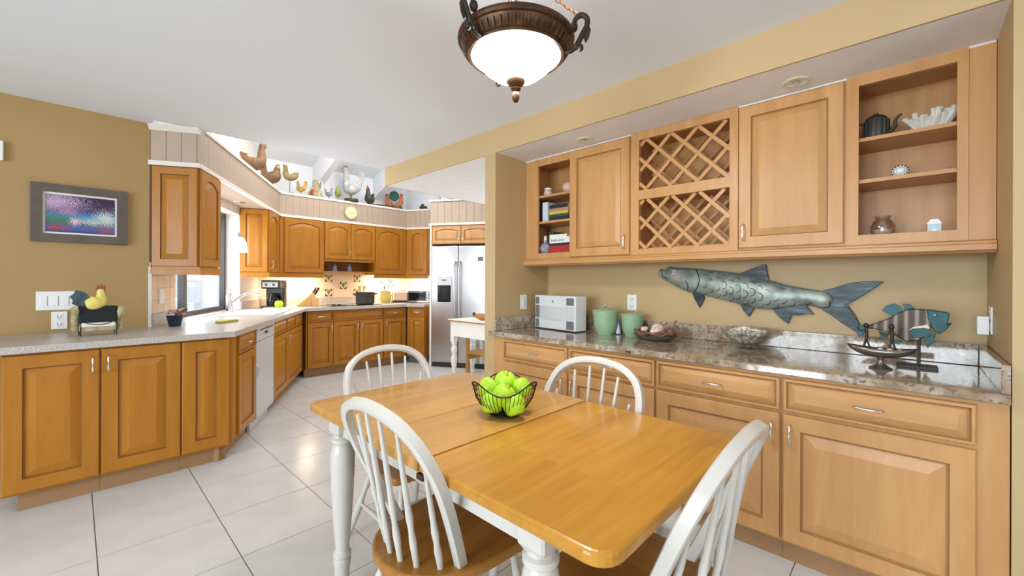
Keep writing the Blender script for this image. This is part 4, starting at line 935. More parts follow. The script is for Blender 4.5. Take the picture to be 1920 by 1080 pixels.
q = MB().box(-.185, .11, -.138, -.13, .035, .19).build('door', 'black_gloss', ov); MB().tube([(-.16, -.158, .175), (.09, -.158, .175)], .007, 8).build('handle', 'chrome', q)
MB().box(-.2, .2, -.134, -.130, .018, .034).box(-.2, .2, -.134, -.13, .19, .21).build('front_trim', 'stainless', ov)
for k in range(3): MB().cyl((.155, -.146, .06+k*.05), (.155, -.13, .06+k*.05), .015, 12).build('knob', 'chrome', ov)
for x in (-.17, .17): MB().box(x-.015, x+.015, -.11, .11, 0, .018).build('foot', 'black_plastic', ov)
for (x, lb) in ((2.72, 'left spice jar on the shelf above the cooktop'), (2.95, 'right spice jar on the shelf above the cooktop')):
    t = thing('spice_jar', lb, 'jar', (x, YU+.12, 1.402), 0, 'spice jars above the cooktop')
    MB().lathe([(0, 0), (.036, 0), (.038, .01), (.036, .075), (.028, .085), (0, .087)], 16).build('glass', 'purple_jar', t, smooth=40)
    MB().lathe([(0, .086), (.03, .086), (.03, .11), (0, .112)], 16).build('lid', 'pewter', t, smooth=40)
# pendant lamp over the sink
pl = thing('pendant_lamp', 'small white bell pendant lamp over the kitchen sink', 'lamp', (1.26, 5.40, 0))
MB().lathe([(0, 2.13), (.012, 2.112), (.05, 2.12), (.062, 2.128), (.062, 2.131), (0, 2.131)], 22).build('canopy', 'nickel', pl, smooth=40)
MB().tube([(0, 0, 1.79), (0, 0, 2.12)], .0035, 6).build('rod', 'nickel', pl); MB().lathe([(0, 1.735), (.022, 1.738), (.018, 1.775), (.008, 1.80), (0, 1.80)], 14).build('socket', 'nickel', pl, smooth=40)
MB().lathe([(.022, 1.74), (.045, 1.728), (.062, 1.70), (.073, 1.66), (.080, 1.60), (.083, 1.575), (.079, 1.575), (.075, 1.60), (.058, 1.69), (.02, 1.73)], 26).build('shade', 'pendant_glass', pl, smooth=60)
# under-cabinet strip lights
for (nm, x, y, rz, L, lb) in (('a', 2.22, 6.36, 0, .48, 'under-cabinet strip light above the knife block'), ('b', 3.60, 6.36, 0, .46, 'under-cabinet strip light above the toaster')):
    t = thing('strip_light', lb, 'light', (x, y, KB-.001), rz, 'under-cabinet strip lights')
    MB().box(-L/2, L/2, -.03, .03, -.02, 0).build('housing', 'plastic_white', t); MB().box(-L/2+.01, L/2-.01, -.02, .02, -.024, -.0202).build('tube', 'strip_light', t)
t = thing('strip_light', 'under-cabinet strip light above the toaster oven', 'light', U3+D150*.2+Vector((.866, .5, 0))*.15+Vector((0, 0, KB-.001)), -60, 'under-cabinet strip lights')
MB().box(-.15, .15, -.03, .03, -.02, 0).build('housing', 'plastic_white', t); MB().box(-.14, .14, -.02, .02, -.024, -.0202).build('tube', 'strip_light', t)
# round wall plate clock on the soffit
t = thing('wall_clock', 'round cream clock on the kitchen soffit', 'clock', (2.91, YU-.004, 2.30))
MB().tube([(0, 0, 0), (0, -.02, 0)], .105, 30).build('rim', 'clock_cream', t, smooth=40); MB().tube([(0, -.02, 0), (0, -.022, 0)], .085, 30).build('face', 'cream', t)
MB().prism([(-.03, -.03), (.0, -.02), (.03, -.03), (.035, .01), (.02, .03), (.01, .01), (-.01, .015), (-.035, .035)], .0222, .0245, 'y').build('rooster_emblem', 'glow_yellow', t)
# ------------------------------------------------------------------ roosters and hens on the soffit ledge
LZ = 2.4705
for nm, c in (('hen_brown', (.20, .10, .04)), ('hen_tan', (.36, .25, .09)), ('hen_yellow', (.55, .36, .08)), ('hen_white', (.58, .56, .53)), ('hen_grey', (.30, .30, .32)), ('hen_green', (.25, .30, .07)), ('hen_red', (.42, .05, .03)), ('hen_black', (.05, .045, .03)), ('hen_orange', (.50, .14, .03))):
    mat(nm, c, .5, var=.35, vscale=14)
def bird(name, label, loc, rz, H, body, tail, head=None, comb='hen_red', neck=.30, fat=.20, tl=.35, stand=None, legs='hen_brown', lift=.18):
    t = thing(name, label, 'figurine', loc, rz, 'birds along the kitchen ledge')
    z0 = lift*H
    P = [(-.30, 0, .42), (-.19, 0, .29), (-.02, 0, .22), (.12, 0, .27), (.18, 0, .42), (.18, 0, .42+neck*.6), (.22, 0, .46+neck)]
    rad = [.08, .16, fat, fat*.92, .13, .095, .085]
    pts = catmull([Vector(p)*H+Vector((0, 0, z0)) for p in P], 4)
    rr_ = []
    for i in range(len(pts)):
        u = i/(len(pts)-1)*(len(rad)-1); k = min(int(u), len(rad)-2); rr_.append((rad[k]+(rad[k+1]-rad[k])*(u-k))*H)
    rr_[-1] *= .75
    MB().tube(pts, rr_, 12).build('body', body, t, smooth=70)
    hz = (.46+neck)*H+z0; hx_ = .22*H
    if head: MB().ball((hx_, 0, hz), (.085*H, .07*H, .08*H), 10, 7).build('head', head, t, smooth=70)
    MB().tube([(hx_+.04*H, 0, hz), (hx_+.15*H, 0, hz-.01*H)], [.03*H, .004*H], 6).build('beak', 'glow_yellow', t)
    if comb:
        MB().prism([(hx_-.07*H, hz+.03*H), (hx_-.08*H, hz+.10*H), (hx_-.035*H, hz+.075*H), (hx_-.02*H, hz+.14*H), (hx_+.02*H, hz+.08*H), (hx_+.05*H, hz+.12*H), (hx_+.06*H, hz+.03*H)], -.015*H, .015*H, 'y').build('comb', comb, t)
        MB().ball((hx_+.07*H, 0, hz-.09*H), (.025*H, .025*H, .045*H), 8, 6).build('wattle', comb, t, smooth=60)
    T = [(-.16, .36), (-.27, .30), (-.36, .40), (-.38-tl*.25, .46+tl*.55), (-.34-tl*.2, .50+tl), (-.27-tl*.05, .46+tl*1.05), (-.20, .48+tl*.5)]
    MB().prism([(a*H, b*H+z0) for a, b in T], -.035*H, .035*H, 'y').build('tail', tail, t, bev=.012*H)
    if stand:
        MB().tube([(0, 0, .02*H), (0, 0, z0+.05*H)], .012*H, 8).build('stand_rod', stand, t); MB().box(-.2*H, .2*H, -.09*H, .09*H, 0, .03*H).build('stand_base', stand, t, bev=.004)
    else:
        for y in (-.06, .06): MB().tube([(.09*H, y*H, .008), (.01*H, y*H, .012), (.02*H, y*H, z0+.08*H)], .016*H, 6).build('leg', legs, t)
    return t
bird('rooster_figure', 'large brown wooden rooster, leftmost on the kitchen ledge', (1.40, 5.36, LZ), -20, .37, 'hen_brown', 'hen_brown', 'hen_brown', 'hen_brown', neck=.40, fat=.2, tl=.06, lift=.06)
bird('hen_figure', 'plump brown wooden hen with head low, second on the kitchen ledge', (1.76, 6.00, LZ), -46, .36, 'hen_brown', 'hen_brown', 'hen_tan', 'hen_brown', neck=.12, fat=.22, tl=.34, lift=.12)
bird('duck_figure', 'slim tan duck on a thin stand on the kitchen ledge', (2.06, 6.24, LZ), 150, .30, 'hen_tan', 'hen_tan', 'ivory', None, neck=.34, fat=.15, tl=.0, stand='hen_black', lift=.50)
bird('hen_figure', 'small yellow hen next to the slim duck', (2.21, 6.25, LZ), 134, .20, 'hen_yellow', 'hen_yellow', 'hen_yellow', 'hen_red', neck=.25, fat=.2, tl=.3)
t = thing('rooster_pitcher', 'patterned rooster pitcher with cream handle on the ledge', 'pitcher', (2.42, 6.28, LZ))
MB().lathe([(0, 0), (.085, 0), (.095, .03), (.088, .07), (.06, .12), (.038, .17), (.042, .22), (.036, .25), (0, .255)], 20).build('vessel', 'straw', t, smooth=50)
MB().tube(catmull([(.04, 0, .21), (.085, 0, .27), (.10, 0, .20), (.08, 0, .10)], 5), .013, 8).build('handle', 'ivory', t, smooth=60); MB().ball((-.045, -.05, .055), (.045, .03, .05), 10, 7).build('painted_flower', 'hen_red', t, smooth=60)
MB().box(-.11, .11, -.08, .08, -.0, .012).build('base', 'hen_green', t)
bird('hen_figure', 'tiny grey hen with pink head between the pitcher and green bird', (2.60, 6.24, LZ), -46, .17, 'hen_grey', 'hen_grey', 'hen_red', 'hen_red', neck=.2, fat=.22, tl=.25)
bird('bird_figure', 'small olive green bird perched at the ledge edge', (2.73, 6.23, LZ), 230, .22, 'hen_green', 'hen_green', 'hen_green', None, neck=.22, fat=.2, tl=.1)
bird('rooster_figure', 'tall white rooster with red comb on a dark base', (2.95, 6.26, LZ), 134, .44, 'hen_white', 'hen_white', 'hen_white', 'hen_red', neck=.46, fat=.20, tl=.34, lift=.12)
one('figure_base', MB().lathe([(0, -.05), (.10, -.05), (.105, -.03), (.10, 0), (0, 0)], 20), 'hen_black', 'dark round base under the white rooster', 'base', (2.95, 6.26, LZ+.05))
for o in COL.objects:
    if o.get('label') == 'tall white rooster with red comb on a dark base': o.location.z += .052
bird('rooster_figure', 'dark rooster with red head right of the white rooster', (3.25, 6.25, LZ), 215, .32, 'hen_black', 'hen_black', 'hen_red', 'hen_red', neck=.28, fat=.23, tl=.1, lift=.04)
one('black_tray', MB().box(-.15, .15, -.03, .03, 0, .03), 'hen_black', 'long low black tray between two roosters on the ledge', 'tray', (3.46, 6.26, LZ), -8, bev=.004)
t = thing('rooster_plate_stand', 'pair of orange roosters holding a green oval plate', 'figurine', (3.70, 6.28, LZ), -46)
MB().tube([(0, -.012, .21), (0, .012, .21)], .085, 24, ).build('plate', 'book_green', t, smooth=40)
for s in (-1, 1):
    MB().tube(catmull([(s*.02, 0, .05), (s*.07, 0, .06), (s*.115, 0, .11), (s*.12, 0, .18), (s*.125, 0, .215)], 4), [.03, .04, .045, .05, .05, .048, .045, .042, .038, .036, .033, .031, .03, .029, .028, .024, .014], 10).build('rooster', 'hen_orange', t, smooth=60)
    MB().prism([(s*.10, .215), (s*.105, .255), (s*.125, .24), (s*.14, .25), (s*.15, .215)], -.006, .006, 'y').build('comb', 'hen_red', t)
MB().box(-.12, .12, -.04, .04, 0, .05).build('base', 'hen_black', t, bev=.01)
one('white_dish', MB().lathe([(0, 0), (.035, 0), (.04, .03), (.036, .034), (0, .02)], 14), 'hen_white', 'small white dish near the right end of the ledge', 'dish', (3.86, 6.24, LZ), smooth=40)
t = thing('toy_tractor', 'small dark toy tractor at the refrigerator end of the ledge', 'toy', (4.07, 5.96, LZ), -60)
MB().box(-.05, .05, -.025, .025, .02, .055).box(-.04, .0, -.022, .022, .055, .09).build('body', 'hen_black', t, bev=.004)
for (x, r_) in ((-.035, .028), (.04, .02)): MB().tube([(x, -.035, r_), (x, .035, r_)], r_, 14).build('wheel', 'black_matte', t, smooth=40)
e1 = FR+D150*.10+Vector((.866, .5, 0))*.06
t = thing('small_bottle', 'little dark bottle on the ledge above the refrigerator', 'bottle', (e1.x, e1.y, 2.4555))
MB().lathe([(0, 0), (.022, 0), (.022, .04), (.009, .055), (.009, .075), (0, .076)], 14).build('body', 'hen_grey', t, smooth=40); MB().lathe([(0, .076), (.011, .076), (.011, .09), (0, .09)], 12).build('cap', 'black_matte', t)
e2 = FR+D150*.30+Vector((.866, .5, 0))*.06
one('flat_tin', MB().box(-.05, .05, -.03, .03, 0, .018), 'hen_black', 'flat dark tin on the ledge above the refrigerator', 'tin', (e2.x, e2.y, 2.4555), -60, bev=.004)
# ------------------------------------------------------------------ things on the granite counter
CZ = .8802
rd_ = thing('stereo_radio', 'silver tabletop stereo radio in the corner of the granite counter', 'radio', (2.60, 2.015, CZ), -97)
MB().box(-.222, .222, .0, .11, .006, .27).build('body', 'silver_light', rd_, bev=.006); MB().box(-.215, .215, -.006, .10, 0, .008).build('foot', 'black_plastic', rd_)
fp = MB().box(-.222, .222, -.012, 0, .008, .268).build('front_panel', 'silver_light', rd_, bev=.004)
bowm = MB(); nseg = 10
pts = [(-.165+.285*k/nseg, -.0125-.012*math.sin(math.pi*k/nseg)) for k in range(nseg+1)]
bowm.prism(pts+[(.12, -.011), (-.165, -.011)], .085, .185); bowm.build('display_band', 'silver_plastic', rd_, smooth=30)
for (x0, x1, z0, z1) in ((-.212, -.172, .2, .255), (-.214, -.168, .09, .19), (-.212, -.172, .015, .08), (.13, .205, .2, .255), (.13, .205, .018, .08)):
    MB().box(x0, x1, -.0145, -.0118, z0, z1).build('speaker_grille', 'grey_speaker', rd_)
MB().box(.122, .214, -.0145, -.0118, .09, .19).build('side_band', 'silver_plastic', rd_)
MB().tube([(-.015, -.013, .225), (-.015, -.0145, .225)], .008, 14).build('logo_dot', 'nickel', rd_)
def canister(label, loc, s):
    t = thing('canister', label, 'canister', loc, 0, 'green lidded canisters')
    MB().lathe([(0, 0), (.058*s, 0), (.060*s, .006*s), (.075*s, .03*s), (.088*s, .09*s), (.092*s, .15*s), (.095*s, .158*s), (.095*s, .172*s), (0, .172*s)], 30).build('jar', 'canister_green', t, smooth=40)
    l = MB().lathe([(.0, .1725*s), (.098*s, .1725*s), (.100*s, .18*s), (.092*s, .188*s), (.03*s, .196*s), (0, .198*s)], 30).build('lid', 'canister_green', t, smooth=40)
    MB().lathe([(0, .197*s), (.006*s, .197*s), (.007*s, .206*s), (.014*s, .214*s), (.012*s, .224*s), (0, .228*s)], 14).build('knob', 'nickel', l, smooth=60)
canister('larger pale green lidded canister beside the silver radio', (2.66, 1.605, CZ), .95)
canister('smaller pale green lidded canister in front of the wall outlet', (2.72, 1.425, CZ), .82)
t = thing('heron_figurine', 'tiny pale blue figurine between the green canisters', 'figurine', (2.72, 1.535, CZ))
MB().lathe([(0, 0), (.02, 0), (.018, .03), (.010, .06), (.005, .09), (.003, .115), (0, .118)], 12).build('body', 'pale_blue', t, smooth=60); MB().lathe([(0, 0), (.024, 0), (.02, .006), (0, .006)], 12).build('base', 'navy', t)
# shell dish
sd = thing('shell_dish', 'oval grey dish filled with sea shells on the granite counter', 'dish', (2.62, 1.21, CZ), -90)
MB().lathe([(0, 0), (.08, 0), (.10, .006), (.145, .032), (.15, .038), (.143, .04), (.10, .016), (0, .012)], 32, sx=1, sy=.68).build('dish', 'pewter', sd, smooth=50)
for k in range(3):
    MB().tube([((.128+.008*math.sin(5*a+k*2))*math.cos(a), (.128+.008*math.sin(5*a+k*2))*.68*math.sin(a), .044+k*.007+.006*math.sin(7*a+k)) for a in [2*math.pi*q/40 for q in range(40)]], .006, 6, closed=True).build('twig_ring', 'shell_brown', sd, smooth=50)
rdm = random.Random(11); spots = []
def shell(label, x, y, z, r, m, rot):
    prof = [(0, 0), (.35, .05), (.62, .2), (.8, .45), (.78, .7), (.5, .95), (.2, 1.15), (0, 1.35)]
    o = MB().lathe([(a*r, b*r) for a, b in prof], 14).build('sea_shell', m, None, Vector((2.62, 1.21, CZ))+Vector((y, -x, z+.012)), rot, 60)
    tag(o, label, 'shell', 'shells in the oval dish')
    MB().tube([(r*.75, 0, r*.5), (r*.5, r*.55, r*.6), (-r*.1, r*.7, r*.7), (-r*.6, r*.3, r*.8)], r*.07, 6).build('ridge', m, o)
for (x, y, z, r, m, lb) in ((.005, .01, .040, .055, 'ivory', 'large pale conch, tallest of the shells in the oval dish'), (.055, -.015, .042, .050, 'pink_shell', 'pink brown conch right of the pale conch in the dish'), (-.045, -.03, .04, .036, 'pink_shell', 'small pinkish shell at the front of the oval dish'),
                            (-.09, .01, .04, .034, 'shell_brown', 'brown shell at the left end of the oval dish'), (.10, .01, .04, .036, 'shell_brown', 'brown shell at the right end of the oval dish'), (.0, -.055, .036, .028, 'cream', 'small cream shell at the front rim of the oval dish')):
    shell(lb, x, y, z, r, m, (R(60+rdm.uniform(-20, 20)), R(rdm.uniform(-30, 30)), rdm.uniform(0, 6)))
MB().tube(catmull([(.12, 0, .05), (.135, 0, .09), (.128, 0, .12), (.14, 0, .135)], 4), .006, 7).build('twig', 'shell_brown', sd)
# glass bowl of potpourri
gb = thing('glass_bowl', 'clear glass footed bowl filled with pale potpourri', 'bowl', (2.69, .69, CZ))
MB().lathe([(0, 0), (.048, 0), (.05, .004), (.03, .012), (.05, .02), (.10, .05), (.132, .09), (.142, .115), (.139, .115), (.128, .09), (.097, .053), (.048, .024), (0, .02)], 36).build('bowl', 'clear_glass', gb, smooth=50)
pm = MB(); rd = random.Random(4)
for k in range(150):
    z = .04+.062*rd.random(); rmax = .018+.098*((z-.03)/.075)**.6; a = rd.uniform(0, 6.28); q = rmax*math.sqrt(rd.random())*.92
    if rd.random() < .35: z = .085+.035*rd.random()*(1-q/.13); 
    pm.ball((q*math.cos(a), q*math.sin(a), z), (.011+rd.random()*.006, .011+rd.random()*.006, .008+rd.random()*.005), 7, 5)
tag(pm.build('potpourri', 'potpourri', gb, smooth=60), kind='stuff')
# ------------------------------------------------------------------ tarpon on the wall: faces the room (-X); outline x is -Y
def fish_part(t, name, poly, m, t0, t1, bulge=False, bev=.002):
    return MB().prism(poly, t0, t1, 'y').build(name, m, t, bev=bev, seg=2)
def tarpon_mat():
    m, nt, b = nodes('tarpon_skin'); N = nt.nodes.new; Lk = nt.links.new
    tc = N('ShaderNodeTexCoord'); nz = N('ShaderNodeTexNoise'); nz.inputs['Scale'].default_value = 16; nz.inputs['Detail'].default_value = 5; Lk(tc.outputs['Object'], nz.inputs['Vector'])
    r = N('ShaderNodeValToRGB'); st = [(.3, (.16, .20, .18)), (.5, (.30, .34, .31)), (.7, (.44, .46, .42))]
    cr = r.color_ramp
    while len(cr.elements) < 3: cr.elements.new(.5)
    for e, (p, c) in zip(cr.elements, st): e.position = p; e.color = (*c, 1)
    Lk(nz.outputs[0], r.inputs[0]); Lk(r.outputs[0], b.inputs['Base Color']); b.inputs['Roughness'].default_value = .42; b.inputs['Metallic'].default_value = .35
tarpon_mat()
ramp_mat('tarpon_fin', 'ShaderNodeTexNoise', 9, [(.3, (.008, .015, .019)), (.55, (.025, .042, .05)), (.75, (.10, .135, .15))], rough=.4, metal=.35, stretch=(1, 1, 5))
mat('tarpon_back', (.03, .05, .045), .45, .3, var=.4, vscale=15)
tp = thing('fish_sculpture', 'long grey metal tarpon fish mounted on the niche wall', 'sculpture', (XB-.002, 0, 0), -90)
# body: bulged relief between top and bottom outlines
def interp(pl, x):
    for (a, b) in zip(pl, pl[1:]):
        if a[0] <= x <= b[0]: return a[1]+(b[1]-a[1])*(x-a[0])/(b[0]-a[0]+1e-9)
    return pl[0][1] if x < pl[0][0] else pl[-1][1]
top = sorted(T_body[:14]+[T_body[14]]); bot = sorted([T_body[0]]+T_body[14:])
xs = [T_body[0][0]+(T_body[14][0]-T_body[0][0])*k/48 for k in range(49)]; vs_ = []; nr = 9
for x in xs:
    zt, zb = interp(top, x), interp(bot, x); hgt = max(zt-zb, .004)
    for k in range(nr):
        u = k/(nr-1); vs_.append((x, -.022-.30*min(hgt, .16)*math.sin(math.pi*u)**.7*.6, zb+hgt*u))
m = len(xs)
fs = [(i*nr+k, (i+1)*nr+k, (i+1)*nr+k+1, i*nr+k+1) for i in range(m-1) for k in range(nr-1)]
nb = len(vs_)
for x in xs:
    zt, zb = interp(top, x), interp(bot, x); vs_ += [(x, -.018, zb), (x, -.018, max(zt, zb+.004))]
for i in range(m-1):
    fs += [(i*nr, nb+2*i, nb+2*i+2, (i+1)*nr), (i*nr+nr-1, (i+1)*nr+nr-1, nb+2*i+3, nb+2*i+1), (nb+2*i, nb+2*i+1, nb+2*i+3, nb+2*i+2)]
fs += [tuple(range(nr))+(nb+1, nb), tuple((m-1)*nr+k for k in range(nr))[::-1]+(nb+2*m-2, nb+2*m-1)]
MB().add(vs_, fs).build('body', 'tarpon_skin', tp, smooth=60)
# dark back stripe following the top outline
bp = [(x, interp(top, x)) for x in xs[3:46]]
MB().prism(bp+[(x, z-.018) for x, z in bp[::-1]], .017, .028, 'y').build('back_edge', 'tarpon_back', tp)
for nm, pl in (('dorsal_fin', T_dorsal), ('tail_fin', T_tail), ('pectoral_fin', T_pect), ('pelvic_fin', T_pelv), ('anal_fin', T_anal)):
    f_ = fish_part(tp, nm, pl, 'tarpon_fin', .012, .022)
MB().tube([(-1.177, -.045, 1.328), (-1.177, -.052, 1.328)], .013, 18).build('eye', 'ivory', tp); MB().tube([(-1.177, -.052, 1.328), (-1.177, -.054, 1.328)], .006, 12).build('pupil', 'black_matte', tp)
MB().tube(catmull([(-1.036, -.034, 1.342), (-1.012, -.05, 1.295), (-1.015, -.05, 1.24), (-1.05, -.034, 1.195)], 4), .003, 6).build('gill_line', 'tarpon_back', tp); 
MB().tube(catmull([(-1.10, -.05, 1.27), (-1.085, -.05, 1.24), (-1.09, -.045, 1.205)], 4), .0025, 6).build('gill_line', 'tarpon_back', tp)
MB().tube([(-1.28, -.03, 1.352), (-1.262, -.036, 1.30), (-1.235, -.04, 1.285)], .003, 6).build('mouth_line', 'tarpon_back', tp)
sc_ = None
for i in range(17):
    for j in range(5):
        x = -.985+i*.040; zt, zb = interp(top, x)-.026, interp(bot, x)+.006; hgt = zt-zb
        if hgt < .03: continue
        z = zb+(j+.5+(.5 if i % 2 else 0))*.044
        if z > zt-.006: continue
        u = (z-zb)/hgt; yy = -.022-.18*min(hgt, .16)*math.sin(math.pi*min(max(u, .03), .97))**.7-.0015
        if sc_ is None:
            g2 = MB().tube([(.021*math.cos(a)*1.1, 0, .023*math.sin(a)) for a in [R(-100+20*k) for k in range(11)]], .0018, 4)
            sc_ = g2.build('scale', 'tarpon_back', tp, (x, yy, z))
        else: linkdup(sc_, tp, (x, yy, z))
# ------------------------------------------------------------------ striped fish on a stand
sf = thing('fish_sculpture', 'striped brown and teal metal fish on a rod stand', 'sculpture', (2.63, 0, CZ), -90)
def off(pl): return [(a, b-CZ) for a, b in pl]
ramp_mat('fish_stripes', 'ShaderNodeTexWave', 9, [(.25, (.025, .016, .012)), (.45, (.075, .05, .036)), (.62, (.035, .025, .02)), (.85, (.20, .145, .105))], rough=.4, metal=.3, detail=2)
MB().prism(off(S_body), -.03, .03, 'y').build('body', 'fish_stripes', sf, bev=.016, seg=3)
MB().prism(off(S_head), -.034, .034, 'y').build('head', 'teal', sf, bev=.014, seg=3)
MB().prism(off(S_tailf), -.005, .005, 'y').build('tail_fin', 'teal', sf, bev=.002)
for nm, pl, a, b in (('dorsal_fin', S_d1, -.004, .004), ('dorsal_fin', S_d2, -.004, .004), ('pectoral_fin', S_pecf, .036, .042), ('pelvic_fin', S_pelv, .02, .026), ('anal_fin', S_an1, -.004, .004), ('anal_fin', S_an2, -.004, .004)):
    MB().prism(off(pl), a, b, 'y').build(nm, 'teal', sf, bev=.0015)
MB().prism(off(S_belly), .031, .035, 'y').build('belly_stripe', 'cream', sf)
MB().ball((.074, -.034, 1.12-CZ), (.006, .003, .006), 10, 6).build('eye', 'nickel', sf, smooth=60)
MB().tube([(.025, 0, .008), (.025, 0, .135)], .0055, 10).build('rod', 'iron', sf); MB().box(-.05, .085, -.05, .05, 0, .010).build('base', 'iron', sf, bev=.002)
# ------------------------------------------------------------------ boat dish with wire figures and pearls
bd = thing('boat_dish', 'pewter canoe-shaped dish on a round pedestal', 'dish', (2.47, .098, CZ), -92)
hull = MB(); sec_ = []
for k in range(13):
    u = -1+2*k/12; w__ = .042*(1-abs(u)**2.6)+.003; x = .118*u; zr = .088+.012*u*u; zk = .05+.030*abs(u)**3
    for q in range(9):
        a = math.pi*q/8; sec_.append((x*(1 if q in (0, 8) else 1-.10*math.sin(a)), w__*math.cos(a), zr-(zr-zk)*math.sin(a)**.8))
hull.add(sec_, [(i*9+j, i*9+j+1, (i+1)*9+j+1, (i+1)*9+j) for i in range(12) for j in range(8)])
o = hull.build('hull', 'pewter', bd, smooth=60); md = o.modifiers.new('thick', 'SOLIDIFY'); md.thickness = .003
MB().lathe([(0, 0), (.040, 0), (.042, .004), (.030, .010), (.018, .018), (.011, .030), (.011, .044), (.02, .055), (0, .056)], 24).build('pedestal', 'pewter', bd, smooth=40)
def stick(label, x, pts, m='bronze_dark'):
    t = thing('wire_fisherman', label, 'figurine', (2.47, .098-x, CZ+.062), -92, 'wire figures in the boat dish')
    for nm, p, r_ in pts: MB().tube(catmull(p, 4), r_, 7).build(nm, m, t, smooth=60)
    MB().ball((.0, 0, .125), (.010, .010, .012), 10, 7).build('head', m, t, smooth=60)
    return t
stick('bronze wire fisherman casting a bent rod in the boat dish', -.05, [('leg', [(-.012, 0, 0), (-.008, 0, .03), (0, 0, .062)], .0045), ('leg', [(.012, 0, 0), (.012, 0, .03), (.002, 0, .062)], .0035), ('torso', [(0, 0, .06), (.003, 0, .085), (0, 0, .115)], .006), ('arm', [(0, 0, .105), (-.02, 0, .10), (-.032, 0, .115)], .004), ('fishing_rod', [(-.025, 0, .105), (-.03, 0, .15), (-.05, 0, .19), (-.072, 0, .205), (-.074, 0, .225)], .0018)])
stick('bronze wire figure standing amidships in the boat dish', .035, [('leg', [(-.012, 0, 0), (-.008, 0, .03), (0, 0, .062)], .0038), ('leg', [(.014, 0, 0), (.012, 0, .03), (.002, 0, .062)], .0038), ('torso', [(0, 0, .06), (.002, 0, .085), (0, 0, .115)], .0065), ('arm', [(0, 0, .105), (-.02, 0, .085), (-.035, 0, .10)], .004), ('arm', [(0, 0, .105), (.02, 0, .09), (.03, 0, .12)], .004)])
for (x, y, r_, m, lb) in ((.0, -.012, .011, 'pearl', 'shiny pearl ball left of the standing wire figure'), (.062, -.008, .011, 'pearl', 'shiny pearl ball right of the standing wire figure'), (.03, -.024, .013, 'pink_shell', 'pinkish ball at the front of the boat dish')):
    one('pearl_ball', MB().ball((0, 0, 0), r_, 16, 10), m, lb, 'ball', (2.47+y, .098-x, CZ+.083), smooth=60, group='balls in the boat dish')
# ------------------------------------------------------------------ shelf things, right display cabinet
S1, S2, S0 = 1.9555, 1.7555, 1.4855
tp_ = thing('teapot', 'dark ribbed iron teapot on the top display shelf', 'teapot', (2.70, .128, S1), -90)
MB().lathe([(0, 0), (.046, 0), (.048, .008), (.046, .09), (.040, .105), (0, .107)], 24).build('body', 'iron', tp_, smooth=40)
for k in range(16):
    a = 2*math.pi*k/16; MB().tube([(.047*math.cos(a), .047*math.sin(a), .008), (.047*math.cos(a), .047*math.sin(a), .092)], .0045, 5).build('rib', 'iron', tp_)
MB().lathe([(.0, .107), (.038, .107), (.03, .115), (.008, .12), (.010, .13), (0, .134)], 20).build('lid', 'iron', tp_, smooth=40)
MB().tube(catmull([(.045, 0, .03), (.068, 0, .05), (.072, 0, .085), (.092, 0, .105)], 4), [.012, .011, .010, .009, .008, .008, .007, .007, .007, .006, .006, .005, .005], 8).build('spout', 'iron', tp_, smooth=60)
MB().tube(catmull([(-.045, 0, .09), (-.08, 0, .085), (-.085, 0, .04), (-.048, 0, .015)], 4), .005, 8).build('handle', 'iron', tp_, smooth=60)
co = thing('coral_piece', 'white branching coral on the top display shelf', 'coral', (2.70, -.062, S1))
rd = random.Random(8); cmb = MB()
for k in range(30):
    bx_ = rd.uniform(-.06, .06); dx = rd.uniform(-.03, .03); dy = bx_*.35+rd.uniform(-.03, .03)
    h2 = .055+.035*rd.random()
    cmb.tube([(0, bx_*.6, .004), (dx*.5, bx_*.9+dy*.2, h2*.55), (dx, bx_+dy*.6, h2)], [.016, .012, .010], 6); cmb.ball((dx, bx_+dy*.6, h2), (.013, .013, .009), 6, 5)
cmb.build('branches', 'coral', co, smooth=30); MB().lathe([(0, 0), (.05, 0), (.045, .015), (0, .02)], 14, sx=.6, sy=1.3).build('foot', 'coral', co)
ur = thing('sea_urchin', 'round black and white sea urchin shell on the middle display shelf', 'shell', (2.69, .040, S2+.03))
MB().ball((0, 0, 0), (.028, .033, .030), 20, 12).build('test', 'plastic_white', ur, smooth=60)
um = MB()
for k in range(14):
    a = 2*math.pi*k/14
    for r_ in (.45, .72, .9): um.ball((-.0275*math.sqrt(1-r_*r_*.98)-.001, .033*r_*math.cos(a), .030*r_*math.sin(a)), (.0025, .0035*r_, .0035*r_), 6, 4)
um.build('dark_spots', 'black_matte', ur)
t = thing('flat_shell', 'flat pale shell on the middle display shelf', 'shell', (2.69, -.105, S2))
MB().lathe([(0, 0), (.036, 0), (.034, .008), (.02, .018), (0, .022)], 20).build('dome', 'pink_shell', t, smooth=50); MB().tube([(-.036, 0, .003), (-.045, 0, .004)], [.008, .002], 6).build('hinge', 'ivory', t)
gj = thing('glass_jar', 'round glass jar with shells on the lowest display shelf', 'jar', (2.70, .102, S0))
MB().lathe([(0, 0), (.03, 0), (.045, .02), (.048, .045), (.036, .072), (.026, .082), (.034, .098), (.032, .098), (.024, .082), (.034, .07), (.045, .045), (.042, .02), (0, .006)], 26).build('jar', 'jar_glass', gj, smooth=50)
MB().lathe([(0, .007), (.030, .008), (.040, .02), (.038, .03), (.015, .035), (0, .032)], 16).build('filling', 'potpourri', gj, smooth=50)
bx = thing('trinket_box', 'small pale blue house shaped box on the lowest display shelf', 'box', (2.69, -.073, S0), -90)
MB().box(-.022, .022, -.02, .02, 0, .04).build('walls', 'pale_blue', bx); MB().prism([(-.026, .04), (.026, .04), (.012, .062), (-.012, .062)], -.024, .024, 'y').build('roof', 'plastic_white', bx); MB().box(-.008, .008, -.021, -.0195, .0, .02).build('door', 'plastic_white', bx)
